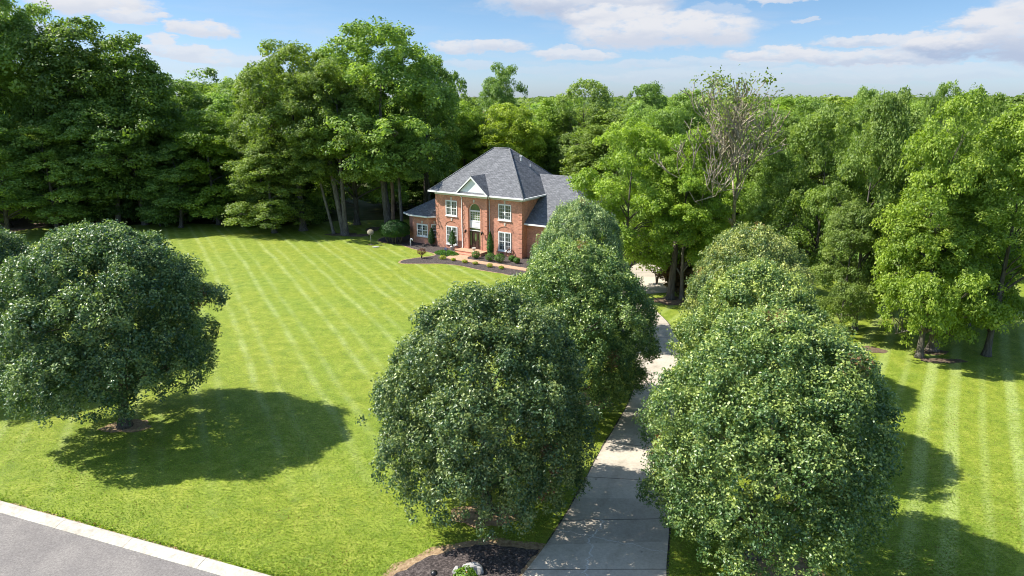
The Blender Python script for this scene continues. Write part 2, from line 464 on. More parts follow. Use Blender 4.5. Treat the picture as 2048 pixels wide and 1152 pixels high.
class MB:
    """collects polygons (with auto uv in metres) into one mesh"""
    def __init__(s):
        s.v, s.f, s.sm = [], [], []

    def poly(s, pts, smooth=False):
        i = len(s.v)
        s.v += [tuple(p) for p in pts]
        s.f.append(tuple(range(i, i + len(pts))))
        s.sm.append(smooth)

    def box(s, x0, x1, y0, y1, z0, z1):
        a = [(x0, y0, z0), (x1, y0, z0), (x1, y1, z0), (x0, y1, z0), (x0, y0, z1), (x1, y0, z1), (x1, y1, z1), (x0, y1, z1)]
        for q in ((0, 3, 2, 1), (4, 5, 6, 7), (0, 1, 5, 4), (1, 2, 6, 5), (2, 3, 7, 6), (3, 0, 4, 7)):
            s.poly([a[k] for k in q])

    def prism(s, pts, z0, z1):
        n = len(pts)
        s.poly([(p[0], p[1], z1) for p in pts])
        s.poly([(p[0], p[1], z0) for p in reversed(pts)])
        for i in range(n):
            a, b = pts[i], pts[(i + 1) % n]
            s.poly([(a[0], a[1], z0), (b[0], b[1], z0), (b[0], b[1], z1), (a[0], a[1], z1)])

    def prism_y(s, pts, y0, y1):
        """polygon in x,z (counter-clockwise seen from -y) extruded from y0 to y1"""
        n = len(pts)
        s.poly([(p[0], y0, p[1]) for p in pts])
        s.poly([(p[0], y1, p[1]) for p in reversed(pts)])
        for i in range(n):
            a, b = pts[i], pts[(i + 1) % n]
            s.poly([(a[0], y0, a[1]), (a[0], y1, a[1]), (b[0], y1, b[1]), (b[0], y0, b[1])])

    def tube(s, pts, rad, sides=7, cap=True):
        pts = [Vector(p) for p in pts]
        base = len(s.v)
        prev = None
        for i, p in enumerate(pts):
            t = (pts[min(i + 1, len(pts) - 1)] - pts[max(i - 1, 0)]).normalized()
            if prev is None:
                a = t.orthogonal().normalized()
            else:
                a = (prev - t * prev.dot(t)).normalized()
            prev = a
            b = t.cross(a)
            r = rad[i] if hasattr(rad, '__len__') else rad
            for k in range(sides):
                an = 2 * PI * k / sides
                s.v.append(tuple(p + (a * math.cos(an) + b * math.sin(an)) * r))
        for i in range(len(pts) - 1):
            for k in range(sides):
                k2 = (k + 1) % sides
                s.f.append((base + i * sides + k, base + i * sides + k2, base + (i + 1) * sides + k2, base + (i + 1) * sides + k))
                s.sm.append(True)
        if cap:
            s.f.append(tuple(base + k for k in reversed(range(sides)))); s.sm.append(False)
            e = base + (len(pts) - 1) * sides
            s.f.append(tuple(e + k for k in range(sides))); s.sm.append(False)

    def lathe(s, prof, sides=16, c=(0, 0, 0)):
        base = len(s.v)
        for r, z in prof:
            for k in range(sides):
                an = 2 * PI * k / sides
                s.v.append((c[0] + r * math.cos(an), c[1] + r * math.sin(an), c[2] + z))
        for i in range(len(prof) - 1):
            for k in range(sides):
                k2 = (k + 1) % sides
                s.f.append((base + i * sides + k, base + i * sides + k2, base + (i + 1) * sides + k2, base + (i + 1) * sides + k))
                s.sm.append(True)
        e = base + (len(prof) - 1) * sides
        s.f.append(tuple(base + k for k in reversed(range(sides)))); s.sm.append(False)
        s.f.append(tuple(e + k for k in range(sides))); s.sm.append(False)

    def build(s, name, m, parent=None):
        me = bpy.data.meshes.new(name)
        me.from_pydata(s.v, [], s.f)
        me.polygons.foreach_set('use_smooth', s.sm)
        me.update()
        uvl = me.uv_layers.new(name='UVMap')
        for p in me.polygons:
            n = p.normal
            if abs(n.z) > .995:
                t, b = Vector((1, 0, 0)), Vector((0, 1, 0))
            else:
                t = Vector((0, 0, 1)).cross(n).normalized()
                b = n.cross(t)
            for li in p.loop_indices:
                co = me.vertices[me.loops[li].vertex_index].co
                uvl.data[li].uv = (co.dot(t), co.dot(b))
        me.materials.append(m)
        o = bpy.data.objects.new(name, me)
        COL.objects.link(o)
        if parent is not None:
            o.parent = parent
        return o


# ------------------------------------------------------------------ foliage
def leaf_mesh(name, pos, nrm, size, tone, rng, aspect=.62, m=None):
    """pos, nrm (N,3), size, tone (N): folded leaf of two triangles each"""
    N = len(pos)
    rnd = rng.normal(size=(N, 3))
    t = np.cross(nrm, rnd)
    t /= np.linalg.norm(t, axis=1)[:, None] + 1e-9
    b = np.cross(nrm, t)
    L = size[:, None]
    v = np.empty((N, 4, 3), dtype=np.float32)
    v[:, 0] = pos - t * L * .5
    v[:, 1] = pos + b * L * aspect * .5 + nrm * L * .14
    v[:, 2] = pos + t * L * .5
    v[:, 3] = pos - b * L * aspect * .5 + nrm * L * .14
    me = bpy.data.meshes.new(name)
    me.vertices.add(N * 4)
    me.vertices.foreach_set('co', v.reshape(-1))
    base = (np.arange(N) * 4)[:, None]
    idx = (base + np.array([0, 2, 1, 0, 3, 2])[None, :]).reshape(-1).astype(np.int32)
    me.loops.add(N * 6)
    me.loops.foreach_set('vertex_index', idx)
    me.polygons.add(N * 2)
    me.polygons.foreach_set('loop_start', np.arange(0, N * 6, 3, dtype=np.int32))
    me.update(calc_edges=True)
    at_ = me.attributes.new('tone', 'FLOAT', 'POINT')
    at_.data.foreach_set('value', np.repeat(tone, 4).astype(np.float32))
    me.materials.append(m)
    return me


def rand_dirs(rng, n):
    d = rng.normal(size=(n, 3))
    return d / np.linalg.norm(d, axis=1)[:, None]


def make_tree_meshes(name, seed, H, R, zb, nl, lobe_r, n_clumps, clump_r, per, leaf, m, trunk_r=.28, fork=.35,
                     prof='round', flat=.8, gap=.0, limbs=14, inner=.12, lean=(0, 0), young=.0, aspect=.62, rough=.08, csq=.72):
    rng = np.random.default_rng(seed)
    rr = random.Random(seed)
    # lobes fill the crown's envelope
    C_, Rl = [], []
    tries = 0
    while len(C_) < nl and tries < 8000:
        tries += 1
        t = rng.uniform(0, 1)
        if prof == 'round':
            e = max(0.0, 1 - abs((t - .45) / .60) ** 2.3) ** .5
        elif prof == 'egg':
            e = max(0.0, 1 - abs((t - .38) / .66) ** 2.2) ** .5
        elif prof == 'low':
            e = max(0.0, 1 - abs((t - .30) / .72) ** 2.4) ** .5
        else:                       # tall
            e = max(0.0, 1 - abs((t - .55) / .62) ** 2.0) ** .5
        rl = lobe_r * (rng.uniform(.62, 1.4) if flat >= 1 else rng.uniform(.7, 1.25))
        ang = rng.uniform(0, 2 * PI)
        rad = max(0.0, e * R - rl * .75) * math.sqrt(rng.uniform(.62 if flat >= 1 else .25, 1)) * (1 + rng.uniform(-2, 1) * rough)
        z = zb + rl * flat * .8 + t * (H - zb - rl * flat * 1.6)
        c = np.array([rad * math.cos(ang) + lean[0] * (z / H), rad * math.sin(ang) + lean[1] * (z / H), z])
        if C_ and min(np.linalg.norm((np.array(C_) - c) * [1, 1, 1.1], axis=1)) < lobe_r * .62:
            continue
        C_.append(c); Rl.append(rl)
    C_ = np.array(C_); Rl = np.array(Rl)
    w = Rl ** 2; w = w / w.sum()
    # clumps on the outside of the lobes
    k = rng.choice(len(C_), size=n_clumps * 3, p=w)
    d = rand_dirs(rng, len(k))
    d[:, 2] = np.where(d[:, 2] < -.35, -d[:, 2], d[:, 2])
    bumpy = 1 + (.18 if flat < 1 else .08) * np.sin(d[:, 0] * 7 + k) * np.cos(d[:, 1] * 6 + 2 * k)
    shoot = np.where(rng.uniform(size=len(k)) < (.07 if flat >= 1 else .03), rng.uniform(1.08, 1.32, len(k)), 1.0)
    cp = C_[k] + d * (Rl[k] * bumpy * shoot * rng.uniform(.82, 1.05, len(k)))[:, None] * np.array([1, 1, flat])
    dist = np.linalg.norm((cp[:, None, :] - C_[None]) / np.array([1, 1, flat]), axis=2) / Rl[None]
    inside = (dist < .78).sum(axis=1) > 0
    keep = (~inside) | (rng.uniform(size=len(k)) < inner)
    keep &= cp[:, 2] > zb * .6
    cp, cd, kk = cp[keep][:n_clumps], d[keep][:n_clumps], k[keep][:n_clumps]
    if gap > 0:
        g = np.sin(cp[:, 0] * 1.3 + seed) * np.cos(cp[:, 2] * 1.1 + seed) + np.sin(cp[:, 1] * 1.2)
        sel = g > np.quantile(g, gap)
        cp, cd, kk = cp[sel], cd[sel], kk[sel]
    nc = len(cp)
    ct = rng.uniform(0, 1, nc) * .45 + rng.uniform(0, 1, len(C_))[kk] * .2
    cr = clump_r * rng.uniform(.65, 1.35, nc)
    n_l = nc * per
    ci = np.repeat(np.arange(nc), per)
    dd = rand_dirs(rng, n_l)
    rad = rng.uniform(.25, 1, n_l) ** .6
    pos = cp[ci] + dd * (rad * cr[ci])[:, None] * np.array([1, 1, csq])
    nrm = dd * .45 + cd[ci] * .45 + np.array([0, 0, .45]) + rng.normal(size=(n_l, 3)) * (.85 if flat >= 1 else .6)
    nrm /= np.linalg.norm(nrm, axis=1)[:, None]
    size = leaf * rng.uniform(.65, 1.3, n_l)
    tone = ct[ci] + rng.uniform(0, .35, n_l) + young * np.clip((dd[:, 2] * .5 + cd[ci][:, 2] * .5) * rad, 0, 1) * rng.uniform(0, 1, n_l)
    tone = np.clip(tone, .035, 1)
    if flat >= 1:                       # a few withered brown sprays
        for q in rng.choice(nc, 5, replace=False):
            near_q = np.linalg.norm(cp[ci] - cp[q], axis=1) < .42
            tone[near_q & (rng.uniform(size=n_l) < .55)] = 0.0
    crown = leaf_mesh(name + '_crown', pos, nrm, size, tone, rng, aspect, m)
    # trunk and limbs
    b = MB()
    top = H * .78
    zs = [0, .15, .5, 1.2] + [H * f for f in (.14, .24, .34, .45, .56, .67, .78)]
    zs = sorted(set(z for z in zs))
    pts, rd = [], []
    wx, wy = rr.uniform(-.5, .5), rr.uniform(-.5, .5)
    for z in zs:
        f = z / top
        flare = 1 + .75 * math.exp(-z / .35)
        pts.append((lean[0] * z / H + wx * math.sin(f * 3), lean[1] * z / H + wy * math.sin(f * 2.4), z - (.05 if z == 0 else 0)))
        rd.append(trunk_r * flare * max(.12, 1 - f * .88))
    b.tube(pts, rd, 10)
    order = sorted(range(len(C_)), key=lambda i: rr.random())[:limbs]
    for i in order:
        c = C_[i]
        z0 = max(zb * .85, min(top * .95, c[2] - rr.uniform(.25, .5) * (np.hypot(c[0], c[1]) + 1.5)))
        z0 = max(H * .1, z0)
        f = z0 / top
        p0 = Vector((lean[0] * z0 / H + wx * math.sin(f * 3), lean[1] * z0 / H + wy * math.sin(f * 2.4), z0))
        p3 = Vector(c)
        mid = p0.lerp(p3, .5) + Vector((rr.uniform(-.3, .3), rr.uniform(-.3, .3), rr.uniform(.1, .6)))
        r0 = trunk_r * max(.12, 1 - f * .88) * rr.uniform(.4, .65)
        b.tube([p0, p0.lerp(mid, .5) + Vector((0, 0, .1)), mid, mid.lerp(p3, .5), p3], [r0, r0 * .85, r0 * .65, r0 * .45, r0 * .22], 6)
        near = np.argsort(np.linalg.norm(cp - c, axis=1))[:40]
        for q in rr.sample(list(near), min(5, len(near))):
            e = Vector(cp[q])
            s0 = mid.lerp(p3, rr.uniform(.2, 1))
            b.tube([s0, s0.lerp(e, .5) + Vector((0, 0, .12)), e], [r0 * .32, r0 * .2, r0 * .07], 4, False)
    tr = b.build(name + '_trunk', M['bark'])
    tm = tr.data
    bpy.data.objects.remove(tr)
    Ht = float(np.quantile(pos[:, 2], .9985)); ctr = np.median(pos[:, :2], axis=0)
    Rt = float(np.quantile(np.hypot(pos[:, 0] - ctr[0], pos[:, 1] - ctr[1]), .97))
    return dict(crown=crown, trunk=tm, H=Ht, R=Rt)


def bare_branches(seed, H, spread, r0):
    """recursive bare crown; returns MB and twig tips"""
    rr = random.Random(seed)
    b = MB()
    tips = []

    def grow(p, d, L, r, depth):
        n = 4
        pts, rd = [p], [r]
        q, dir_ = p.copy(), d.copy()
        for i in range(n):
            dir_ = (dir_ + Vector((rr.uniform(-.2, .2), rr.uniform(-.2, .2), rr.uniform(-.06, .16)))).normalized()
            q = q + dir_ * (L / n)
            pts.append(q.copy()); rd.append(max(.036, r * (1 - .5 * (i + 1) / n)))
        b.tube(pts, rd, 8 if depth < 2 else (5 if depth < 4 else 3), depth < 2)
        if depth >= 6 or L < .3:
            tips.append(q.copy())
            return
        kids = 4 if depth == 0 else (3 if depth < 5 else 2)
        for k in range(kids):
            at_ = pts[-1] if k < 2 or depth == 0 else pts[2]
            ax = Vector((rr.uniform(-1, 1), rr.uniform(-1, 1), rr.uniform(-.25, .6))).normalized()
            nd = (dir_ + ax * spread * rr.uniform(.6, 1.25)).normalized()
            grow(at_, nd, L * rr.uniform(.62, .84), rd[-1] * rr.uniform(.62, .88), depth + 1)
    grow(Vector((0, 0, -.05)), Vector((.02, 0, 1)).normalized(), H * .30, r0, 0)
    zt = max(t.z for t in tips)
    f = H / zt
    b.v = [(x, y, z * f) for x, y, z in b.v]
    tips = [Vector((t.x, t.y, t.z * f)) for t in tips]
    return b, tips


V = {}
# foreground ornamental pears
for i in range(3):
    V['pear%d' % i] = make_tree_meshes('pear', 11 + i, 9.4, 4.3, .9, 170, .80, 4000, .27, 48, .106, M['pear_leaf'], .20, prof='low', flat=1.1, limbs=16, inner=.12, young=.6, rough=.08, csq=1.15)
V['pear3'] = make_tree_meshes('pear', 19, 9.6, 4.6, 1.6, 190, .78, 4100, .28, 48, .112, M['pear_leaf'], .22, prof='low', flat=1.05, limbs=18, inner=.12, young=.6, rough=.08, csq=1.15)
# big woodland trees, full and with leafy skirts
for i in range(3):
    V['oak%d' % i] = make_tree_meshes('oak', 31 + i, 24, 7.2, 6.0, 46, 1.9, 660, .85, 64, .32, M['leaf'], .42, prof='round', limbs=22, gap=.06)
for i in range(3):
    V['wood%d' % i] = make_tree_meshes('wood', 41 + i, 22, 6.0, 1.5, 50, 1.7, 660, .85, 62, .32, M['leaf'], .32, prof='low', limbs=18, gap=.04)
for i in range(3):
    V['maple%d' % i] = make_tree_meshes('maple', 51 + i, 15, 5.2, 1.9, 46, 1.35, 800, .60, 66, .215, M['leaf'], .25, prof='round', limbs=22, gap=.05)
for i in range(2):
    V['skirt%d' % i] = make_tree_meshes('skirt', 91 + i, 15, 5.2, .5, 50, 1.25, 900, .58, 66, .205, M['leaf'], .26, prof='low', limbs=22, gap=.10)
for i in range(2):
    V['airy%d' % i] = make_tree_meshes('airy', 61 + i, 17, 4.6, 4.5, 40, 1.15, 420, .60, 36, .26, M['leaf'], .24, prof='tall', limbs=30, gap=.12, inner=.05)
for i in range(2):
    V['bush%d' % i] = make_tree_meshes('bush', 71 + i, 4.0, 2.6, .15, 22, .95, 300, .45, 40, .24, M['leaf'], .08, prof='low', limbs=6)
for i in range(3):
    V['far%d' % i] = make_tree_meshes('far', 81 + i, 15, 5.0, 2.0, 24, 1.6, 230, .85, 40, .42, M['leaf'], .25, prof='round', limbs=4)


def add_tree(name, kind, X, Y, H, R, label, cat='tree', tint=(1, 1, 1), group=None, rz=None, bark=(1, 1, 1), z=0.0, small=False):
    v = V[kind]
    if rz is None:
        rz = (X * 12.9898 + Y * 78.233) % 6.283
    e = empty(name, (X, Y, z), rz, (R / v['R'], R / v['R'], H / v['H']))
    tag(e, label, cat, group)
    c = bpy.data.objects.new('crown', v['crown'])
    c.color = tuple(tint) + (1,)
    COL.objects.link(c); c.parent = e
    t = bpy.data.objects.new('trunk', v['trunk'])
    t.color = tuple(bark) + (1,)
    COL.objects.link(t); t.parent = e
    return e


def place(u, vtop, wpx, Y):
    """tree whose crown is centred on picture column u, top at row vtop, wpx wide, standing Y metres away"""
    d = ray(u, vtop)
    H = CAM_H + d[2] * Y / d[1]
    zc = Y * math.cos(PITCH) + (CAM_H - .55 * H) * math.sin(PITCH)
    return (u - 1024) / FPX * zc, Y, H, wpx / 2 / FPX * zc

# ================================================================== THE SETTING
def sheet(name, pts, m, z, kind='structure', skirt=None):
    b = MB()
    if skirt is None:
        b.poly([(p[0], p[1], z) for p in pts])
    else:
        b.prism(pts, z - skirt, z)
    o = b.build(name, m)
    o['kind'] = kind
    # concave outlines are cut into triangles, facing up
    bm = bmesh.new(); bm.from_mesh(o.data)
    bmesh.ops.triangulate(bm, faces=[f for f in bm.faces if len(f.verts) > 4])
    bmesh.ops.recalc_face_normals(bm, faces=bm.faces) if skirt else None
    if not skirt:
        for f in bm.faces:
            if f.normal.z < 0: f.normal_flip()
    bm.to_mesh(o.data); bm.free()
    return o


def smooth_loop(pts, n=6, jit=0.0, seed=1):
    """closed Catmull-Rom through pts"""
    rr = random.Random(seed)
    out = []
    N = len(pts)
    for i in range(N):
        p0, p1, p2, p3 = [np.array(pts[(i + k) % N][:2]) for k in (-1, 0, 1, 2)]
        for j in range(n):
            t = j / n
            q = .5 * ((2 * p1) + (p2 - p0) * t + (2 * p0 - 5 * p1 + 4 * p2 - p3) * t * t + (3 * p1 - p0 - 3 * p2 + p3) * t ** 3)
            out.append((float(q[0]) + rr.uniform(-jit, jit), float(q[1]) + rr.uniform(-jit, jit)))
    return out


sheet('ground', [(-7000, -300), (7000, -300), (7000, 9000), (-7000, 9000)], M['floor'], 0.0)

# lawn: up to the edge of the woods
rr = random.Random(5)
edge = [(75, 10), (75, 60), (52, 66), (40, 62), (33, 70), (30, 88), (22, 96), (12, 98), (4, 90), (-3, 88), (-12, 90), (-20, 89), (-28, 88), (-36, 86.5),
        (-44, 87), (-52, 85), (-62, 83), (-80, 80), (-80, 10)]
lawn_pts = []
for i in range(len(edge) - 1):
    a, b = edge[i], edge[i + 1]
    n = max(1, int(math.dist(a, b) / 1.5))
    for k in range(n):
        t = k / n
        lawn_pts.append((a[0] + (b[0] - a[0]) * t + rr.uniform(-.3, .3), a[1] + (b[1] - a[1]) * t + rr.uniform(-.3, .3)))
lawn_pts.append(edge[-1])
sheet('lawn', lawn_pts, M['grass'], 0.012)

# road with a flat concrete kerb
k0, k1 = Vector(at(0, 1005)), Vector(at(506, 1146))
kd = (k1 - k0).normalized()
kn = Vector((kd.y, -kd.x, 0))            # towards the road
pL, pR = k0 - kd * 60, k0 + kd * 40
road = [pL + kn * .48, pR + kn * .48, pR + kn * 9.5, pL + kn * 9.5]
sheet('road', [(p.x, p.y) for p in road], M['asphalt'], 0.02)
b = MB()
seg = 3.35
for i in range(-12, 6):
    a = k0 + kd * (.35 + i * seg + .008)
    c = k0 + kd * (.35 + (i + 1) * seg - .008)
    if (k0 + kd * 15.6 - c).dot(kd) < 0:
        continue
    prof = [(0, -.1), (0, .10), (.05, .125), (.20, .12), (.52, .045), (.52, -.1)]
    A = [a + kn * q[0] + Vector((0, 0, q[1])) for q in prof]
    Cc = [c + kn * q[0] + Vector((0, 0, q[1])) for q in prof]
    for j in range(len(prof) - 1):
        b.poly([A[j], Cc[j], Cc[j + 1], A[j + 1]])
    b.poly(list(reversed(A))); b.poly(Cc)
kerb = b.build('kerb', M['kerb']); kerb['kind'] = 'structure'
# worn earth along the kerb
edge_soil = []
for i in range(0, 70):
    p = k0 + kd * (i * .4 - 8) - kn * (.05 + rr.uniform(.0, .16))
    edge_soil.append((p.x, p.y))
e2 = k0 + kd * 20; e3 = k0 - kd * 8
sheet('verge_soil', edge_soil + [(e2.x + kn.x * .1, e2.y + kn.y * .1), (e3.x + kn.x * .1, e3.y + kn.y * .1)], M['soil'], 0.02)

# driveway: rows of left and right edge points
ROWS = [((-4.6, 13.0), (6.2, 13.0)), ((-2.2, 15.0), (5.0, 15.2)), ((-.75, 17.5), (5.0, 17.6)), ((.35, 19.56), (5.2, 19.56)), ((1.38, 21.5), (5.75, 21.7)), ((2.52, 24.08), (6.3, 24.0)), ((4.0, 27.88), (7.5, 27.2)), ((5.62, 31.7), (8.9, 30.8)),
        ((6.73, 34.78), (10.0, 34.3)), ((7.38, 37.66), (10.6, 37.5)), ((7.68, 39.95), (10.9, 40.5)), ((7.75, 43.5), (11.05, 43.8)), ((7.6, 46.5), (11.15, 46.5)), ((7.3, 49.5), (10.9, 49.2)), ((7.1, 52.4), (10.72, 52.6)), ((7.0, 54.3), (10.9, 54.0))]


def resample(row, n=6):
    out = []
    for i in range(len(row) - 1):
        p0, p1, p2, p3 = [np.array(row[min(max(i + k, 0), len(row) - 1)]) for k in (-1, 0, 1, 2)]
        for j in range(n):
            t = j / n
            out.append(.5 * ((2 * p1) + (p2 - p0) * t + (2 * p0 - 5 * p1 + 4 * p2 - p3) * t * t + (3 * p1 - p0 - 3 * p2 + p3) * t ** 3))
    out.append(np.array(row[-1]))
    return out


Lp, Rp = resample([r[0] for r in ROWS]), resample([r[1] for r in ROWS])
me = bpy.data.meshes.new('driveway')
vs, fs, uvs = [], [], []
dist = 0.0
Z = .045
for i, (l, r) in enumerate(zip(Lp, Rp)):
    if i:
        dist += float(np.linalg.norm((l + r) / 2 - (Lp[i - 1] + Rp[i - 1]) / 2))
    w = float(np.linalg.norm(r - l))
    for x, y, z in ((l[0], l[1], 0), (l[0], l[1], Z), (r[0], r[1], Z), (r[0], r[1], 0)):
        vs.append((x, y, z))
    uvs += [(0, dist), (0, dist), (w, dist), (w, dist)]
for i in range(len(Lp) - 1):
    a, c = i * 4, i * 4 + 4
    for k in range(3):
        fs.append((a + k, a + k + 1, c + k + 1, c + k))
me.from_pydata(vs, [], fs)
me.update()
uvl = me.uv_layers.new(name='UVMap')
OFFV = -dist_off if 'dist_off' in globals() else 0.0
for lp in me.loops:
    u_, v_ = uvs[lp.vertex_index]
    uvl.data[lp.index].uv = (u_, v_ + 2.0)
bm = bmesh.new(); bm.from_mesh(me); bmesh.ops.recalc_face_normals(bm, faces=bm.faces)
if sum(f.normal.z for f in bm.faces) < 0:
    bmesh.ops.reverse_faces(bm, faces=bm.faces)
bm.to_mesh(me); bm.free()
me.materials.append(M['drive'])
drv = bpy.data.objects.new('driveway', me); COL.objects.link(drv); drv['kind'] = 'structure'
apron = [(7.0, 54.0), (10.9, 53.9), (12.65, 54.3), (14.4, 54.9), (16.6, 57.5), (18.0, 60.6), (18.5, 63.6), (17.5, 65.3), (15.5, 67.3), (12.8, 68.2), (11.0, 69.3), (8.0, 66.0), (6.2, 62.0), (6.2, 57.5)]
sheet('driveway_apron', apron, M['drive'], 0.049, skirt=.05)
sheet('driveway_edge_soil', [(float(p[0]) - .07 + rr.uniform(-.03, .03), float(p[1])) for p in Lp] + [(float(p[0]) + .07 + rr.uniform(-.03, .03), float(p[1])) for p in reversed(Rp)], M['mulch'], 0.018)

# ------------------------------------------------------------------ house frame of reference
A_ = np.array(at(1043.8, 518)[:2]); B_ = np.array(at(873.6, 492.8)[:2])
HD = (A_ - B_) / np.linalg.norm(A_ - B_)
HN = np.array([-HD[1], HD[0]])
HROT = math.atan2(HD[1], HD[0])


def hw(s, k, z=0.0):
    p = B_ + HD * s + HN * k
    return (float(p[0]), float(p[1]), z)


# planting bed in front of the house, with a tan earth edge
bed_px = [(757, 480), (780, 487), (800, 489), (820, 495.5), (840, 501), (858, 504.5), (870, 507.5), (869, 511.5), (849, 514.5), (822, 517.9), (806, 521.2), (801, 524.2), (806, 527), (842, 527.6),
          (880, 527.6), (918, 531), (956, 539), (1004, 547), (1040, 553)]
bed = [at(*p)[:2] for p in bed_px]
bed_back = [hw(14.5, -3.2)[:2], hw(14.0, .5)[:2], hw(5, .6)[:2], hw(0, .6)[:2], hw(-3, 1.2)[:2], hw(-5.5, 2.5)[:2], hw(-8.5, 3.6)[:2]]
bs = smooth_loop(bed + bed_back, 5, .02)
cen = np.mean(np.array(bed), axis=0)


def grow(pts, g, seed=0):
    rr = random.Random(seed)
    out = []
    N = len(pts)
    area = sum(pts[i][0] * pts[(i + 1) % N][1] - pts[(i + 1) % N][0] * pts[i][1] for i in range(N))
    sg = 1 if area > 0 else -1
    for i in range(N):
        a, c = np.array(pts[i - 1]), np.array(pts[(i + 1) % N])
        t = c - a; t = t / (np.linalg.norm(t) + 1e-9)
        nn = np.array([t[1], -t[0]]) * sg
        q = np.array(pts[i]) + nn * (g + rr.uniform(-g * .45, g * .45))
        out.append((float(q[0]), float(q[1])))
    return out


sheet('house_bed_soil', grow(bs, .16, 3), M['soil'], 0.020)
sheet('house_bed_mulch', bs, M['mulch'], 0.030)
path = [hw(4.25, -3.35), hw(4.0, -1.5), hw(6.1, -1.5), hw(6.1, -2.55), hw(6.6, -3.2), hw(15.6, -3.2), hw(15.6, -4.12), hw(5.2, -4.12), hw(4.4, -3.9)]
sheet('garden_path', [p[:2] for p in path], M['paver'], 0.075, skirt=.06)

# mulch island beside the road
isl_px = [(772, 1160), (800, 1140), (835, 1121), (870, 1106), (915, 1094), (950, 1088), (985, 1087), (1030, 1091), (1068, 1096), (1085, 1100), (1066, 1122), (1046, 1150)]
isl = [at(*p)[:2] for p in isl_px] + [(-.1, 18.6), (-.9, 17.2), (-2.6, 17.0), (-4.6, 17.9)]
ib = smooth_loop(isl, 5, .015)
sheet('roadside_bed_soil', grow([at(*p)[:2] for p in isl_px[:9]] + [(1.15, 21.3), (.25, 19.5)] + [(-.3, 18.6), (-1.0, 17.2), (-2.6, 17.0), (-4.6, 17.9)], .30, 8), M['soil'], 0.020)
sheet('roadside_bed_mulch', grow(ib, -.12, 4), M['mulch'], 0.030)


def soil_patch(name, X, Y, rx, ry, m, z=.021, seed=1):
    rr = random.Random(seed)
    ph = [rr.uniform(0, 6.28) for _ in range(4)]
    pts = []
    for i in range(40):
        a = i / 40 * 2 * PI
        r = 1 + .16 * math.sin(2 * a + ph[0]) + .10 * math.sin(3 * a + ph[1]) + .08 * math.sin(7 * a + ph[2]) + rr.uniform(-.06, .06)
        pts.append((X + rx * r * math.cos(a), Y + ry * r * math.sin(a)))
    return sheet(name, pts, m, z)


# dirt track at the far left and bare patches under the trees
trk = [at(*p)[:2] for p in [(0, 468), (40, 461), (75, 456), (98, 449), (104, 437), (85, 432), (45, 436), (0, 441), (-80, 452), (-200, 470), (-200, 500), (-80, 484)]]
sheet('dirt_track', smooth_loop(trk, 5, .05), M['woodsoil'], 0.022)
for i, (u, v, rx, ry, mm) in enumerate([(255, 853, 1.0, .8, 'soil'), (975, 1032, 1.3, .8, 'soil'), (1545, 1128, 1.6, 1.0, 'soil'), (1345, 602, 1.7, 1.1, 'woodsoil'), (1885, 722, 1.2, .5, 'woodsoil'),
                                        (1865, 705, .9, .5, 'woodsoil'), (1775, 606, 1.6, 1.4, 'woodsoil'), (1748, 700, .7, .6, 'woodsoil'), (1410, 545, 1.6, 1.4, 'woodsoil'), (1425, 590, 1.8, 1.8, 'woodsoil'),
                                        (686, 469, 1.6, 1.2, 'woodsoil'), (719, 471, 1.2, .9, 'woodsoil'), (750, 458, 1.2, 1.4, 'woodsoil'), (742, 490, .35, .3, 'soil'), (1180, 800, 1.2, 1.0, 'soil'),
                                        (1560, 880, 1.4, 1.2, 'soil'), (1843, 612, 1.0, 1.0, 'woodsoil')]):
    X, Y, _ = at(u, v)
    soil_patch('tree_base_soil', X, Y, rx, ry, M[mm], .021 + i * .0004, i + 3)

# ================================================================== THE HOUSE
house = empty('brick_house', (float(B_[0]), float(B_[1]), 0), HROT)
tag(house, 'two-storey red brick house with grey hipped roof, white gable and arched window over the door', 'house')
ZE, SL = 6.12, .86
# walls -------------------------------------------------------------
b = MB()
b.box(0, 11, 0, 9.1, 0, 6.0)
b.build('wall', M['brick'], house)
b = MB()                                   # projecting entrance bay with an arched opening
b.box(3.76, 4.60, -.30, -.002, 0, 5.98)
b.box(6.10, 6.97, -.30, -.002, 0, 5.98)
arch = [(5.35 + .75 * math.cos(a), 4.40 + .75 * math.sin(a)) for a in [PI - PI * i / 18 for i in range(19)]]
for i in range(18):
    p, q = arch[i], arch[i + 1]
    b.prism_y([(p[0], p[1]), (q[0], q[1]), (q[0], 5.98), (p[0], 5.98)], -.30, -.002)
b.build('entrance_bay_wall', M['brick'], house)
lw = [(0.0, 7.0), (-4.7, 7.0), (-4.7, 1.0), (-3.5, .25), (-1.15, .25), (-.003, 1.4)]
b = MB(); b.prism(list(reversed(lw))[::-1], 0, 3.05)
bmw = b.build('left_wing_wall', M['brick'], house)
b = MB(); b.box(11.003, 17.9, .9, 10.6, 0, 3.4); b.box(16.0, 20.0, 6.7, 13.5, 0, 2.9)
b.build('right_wing_wall', M['brick'], house)
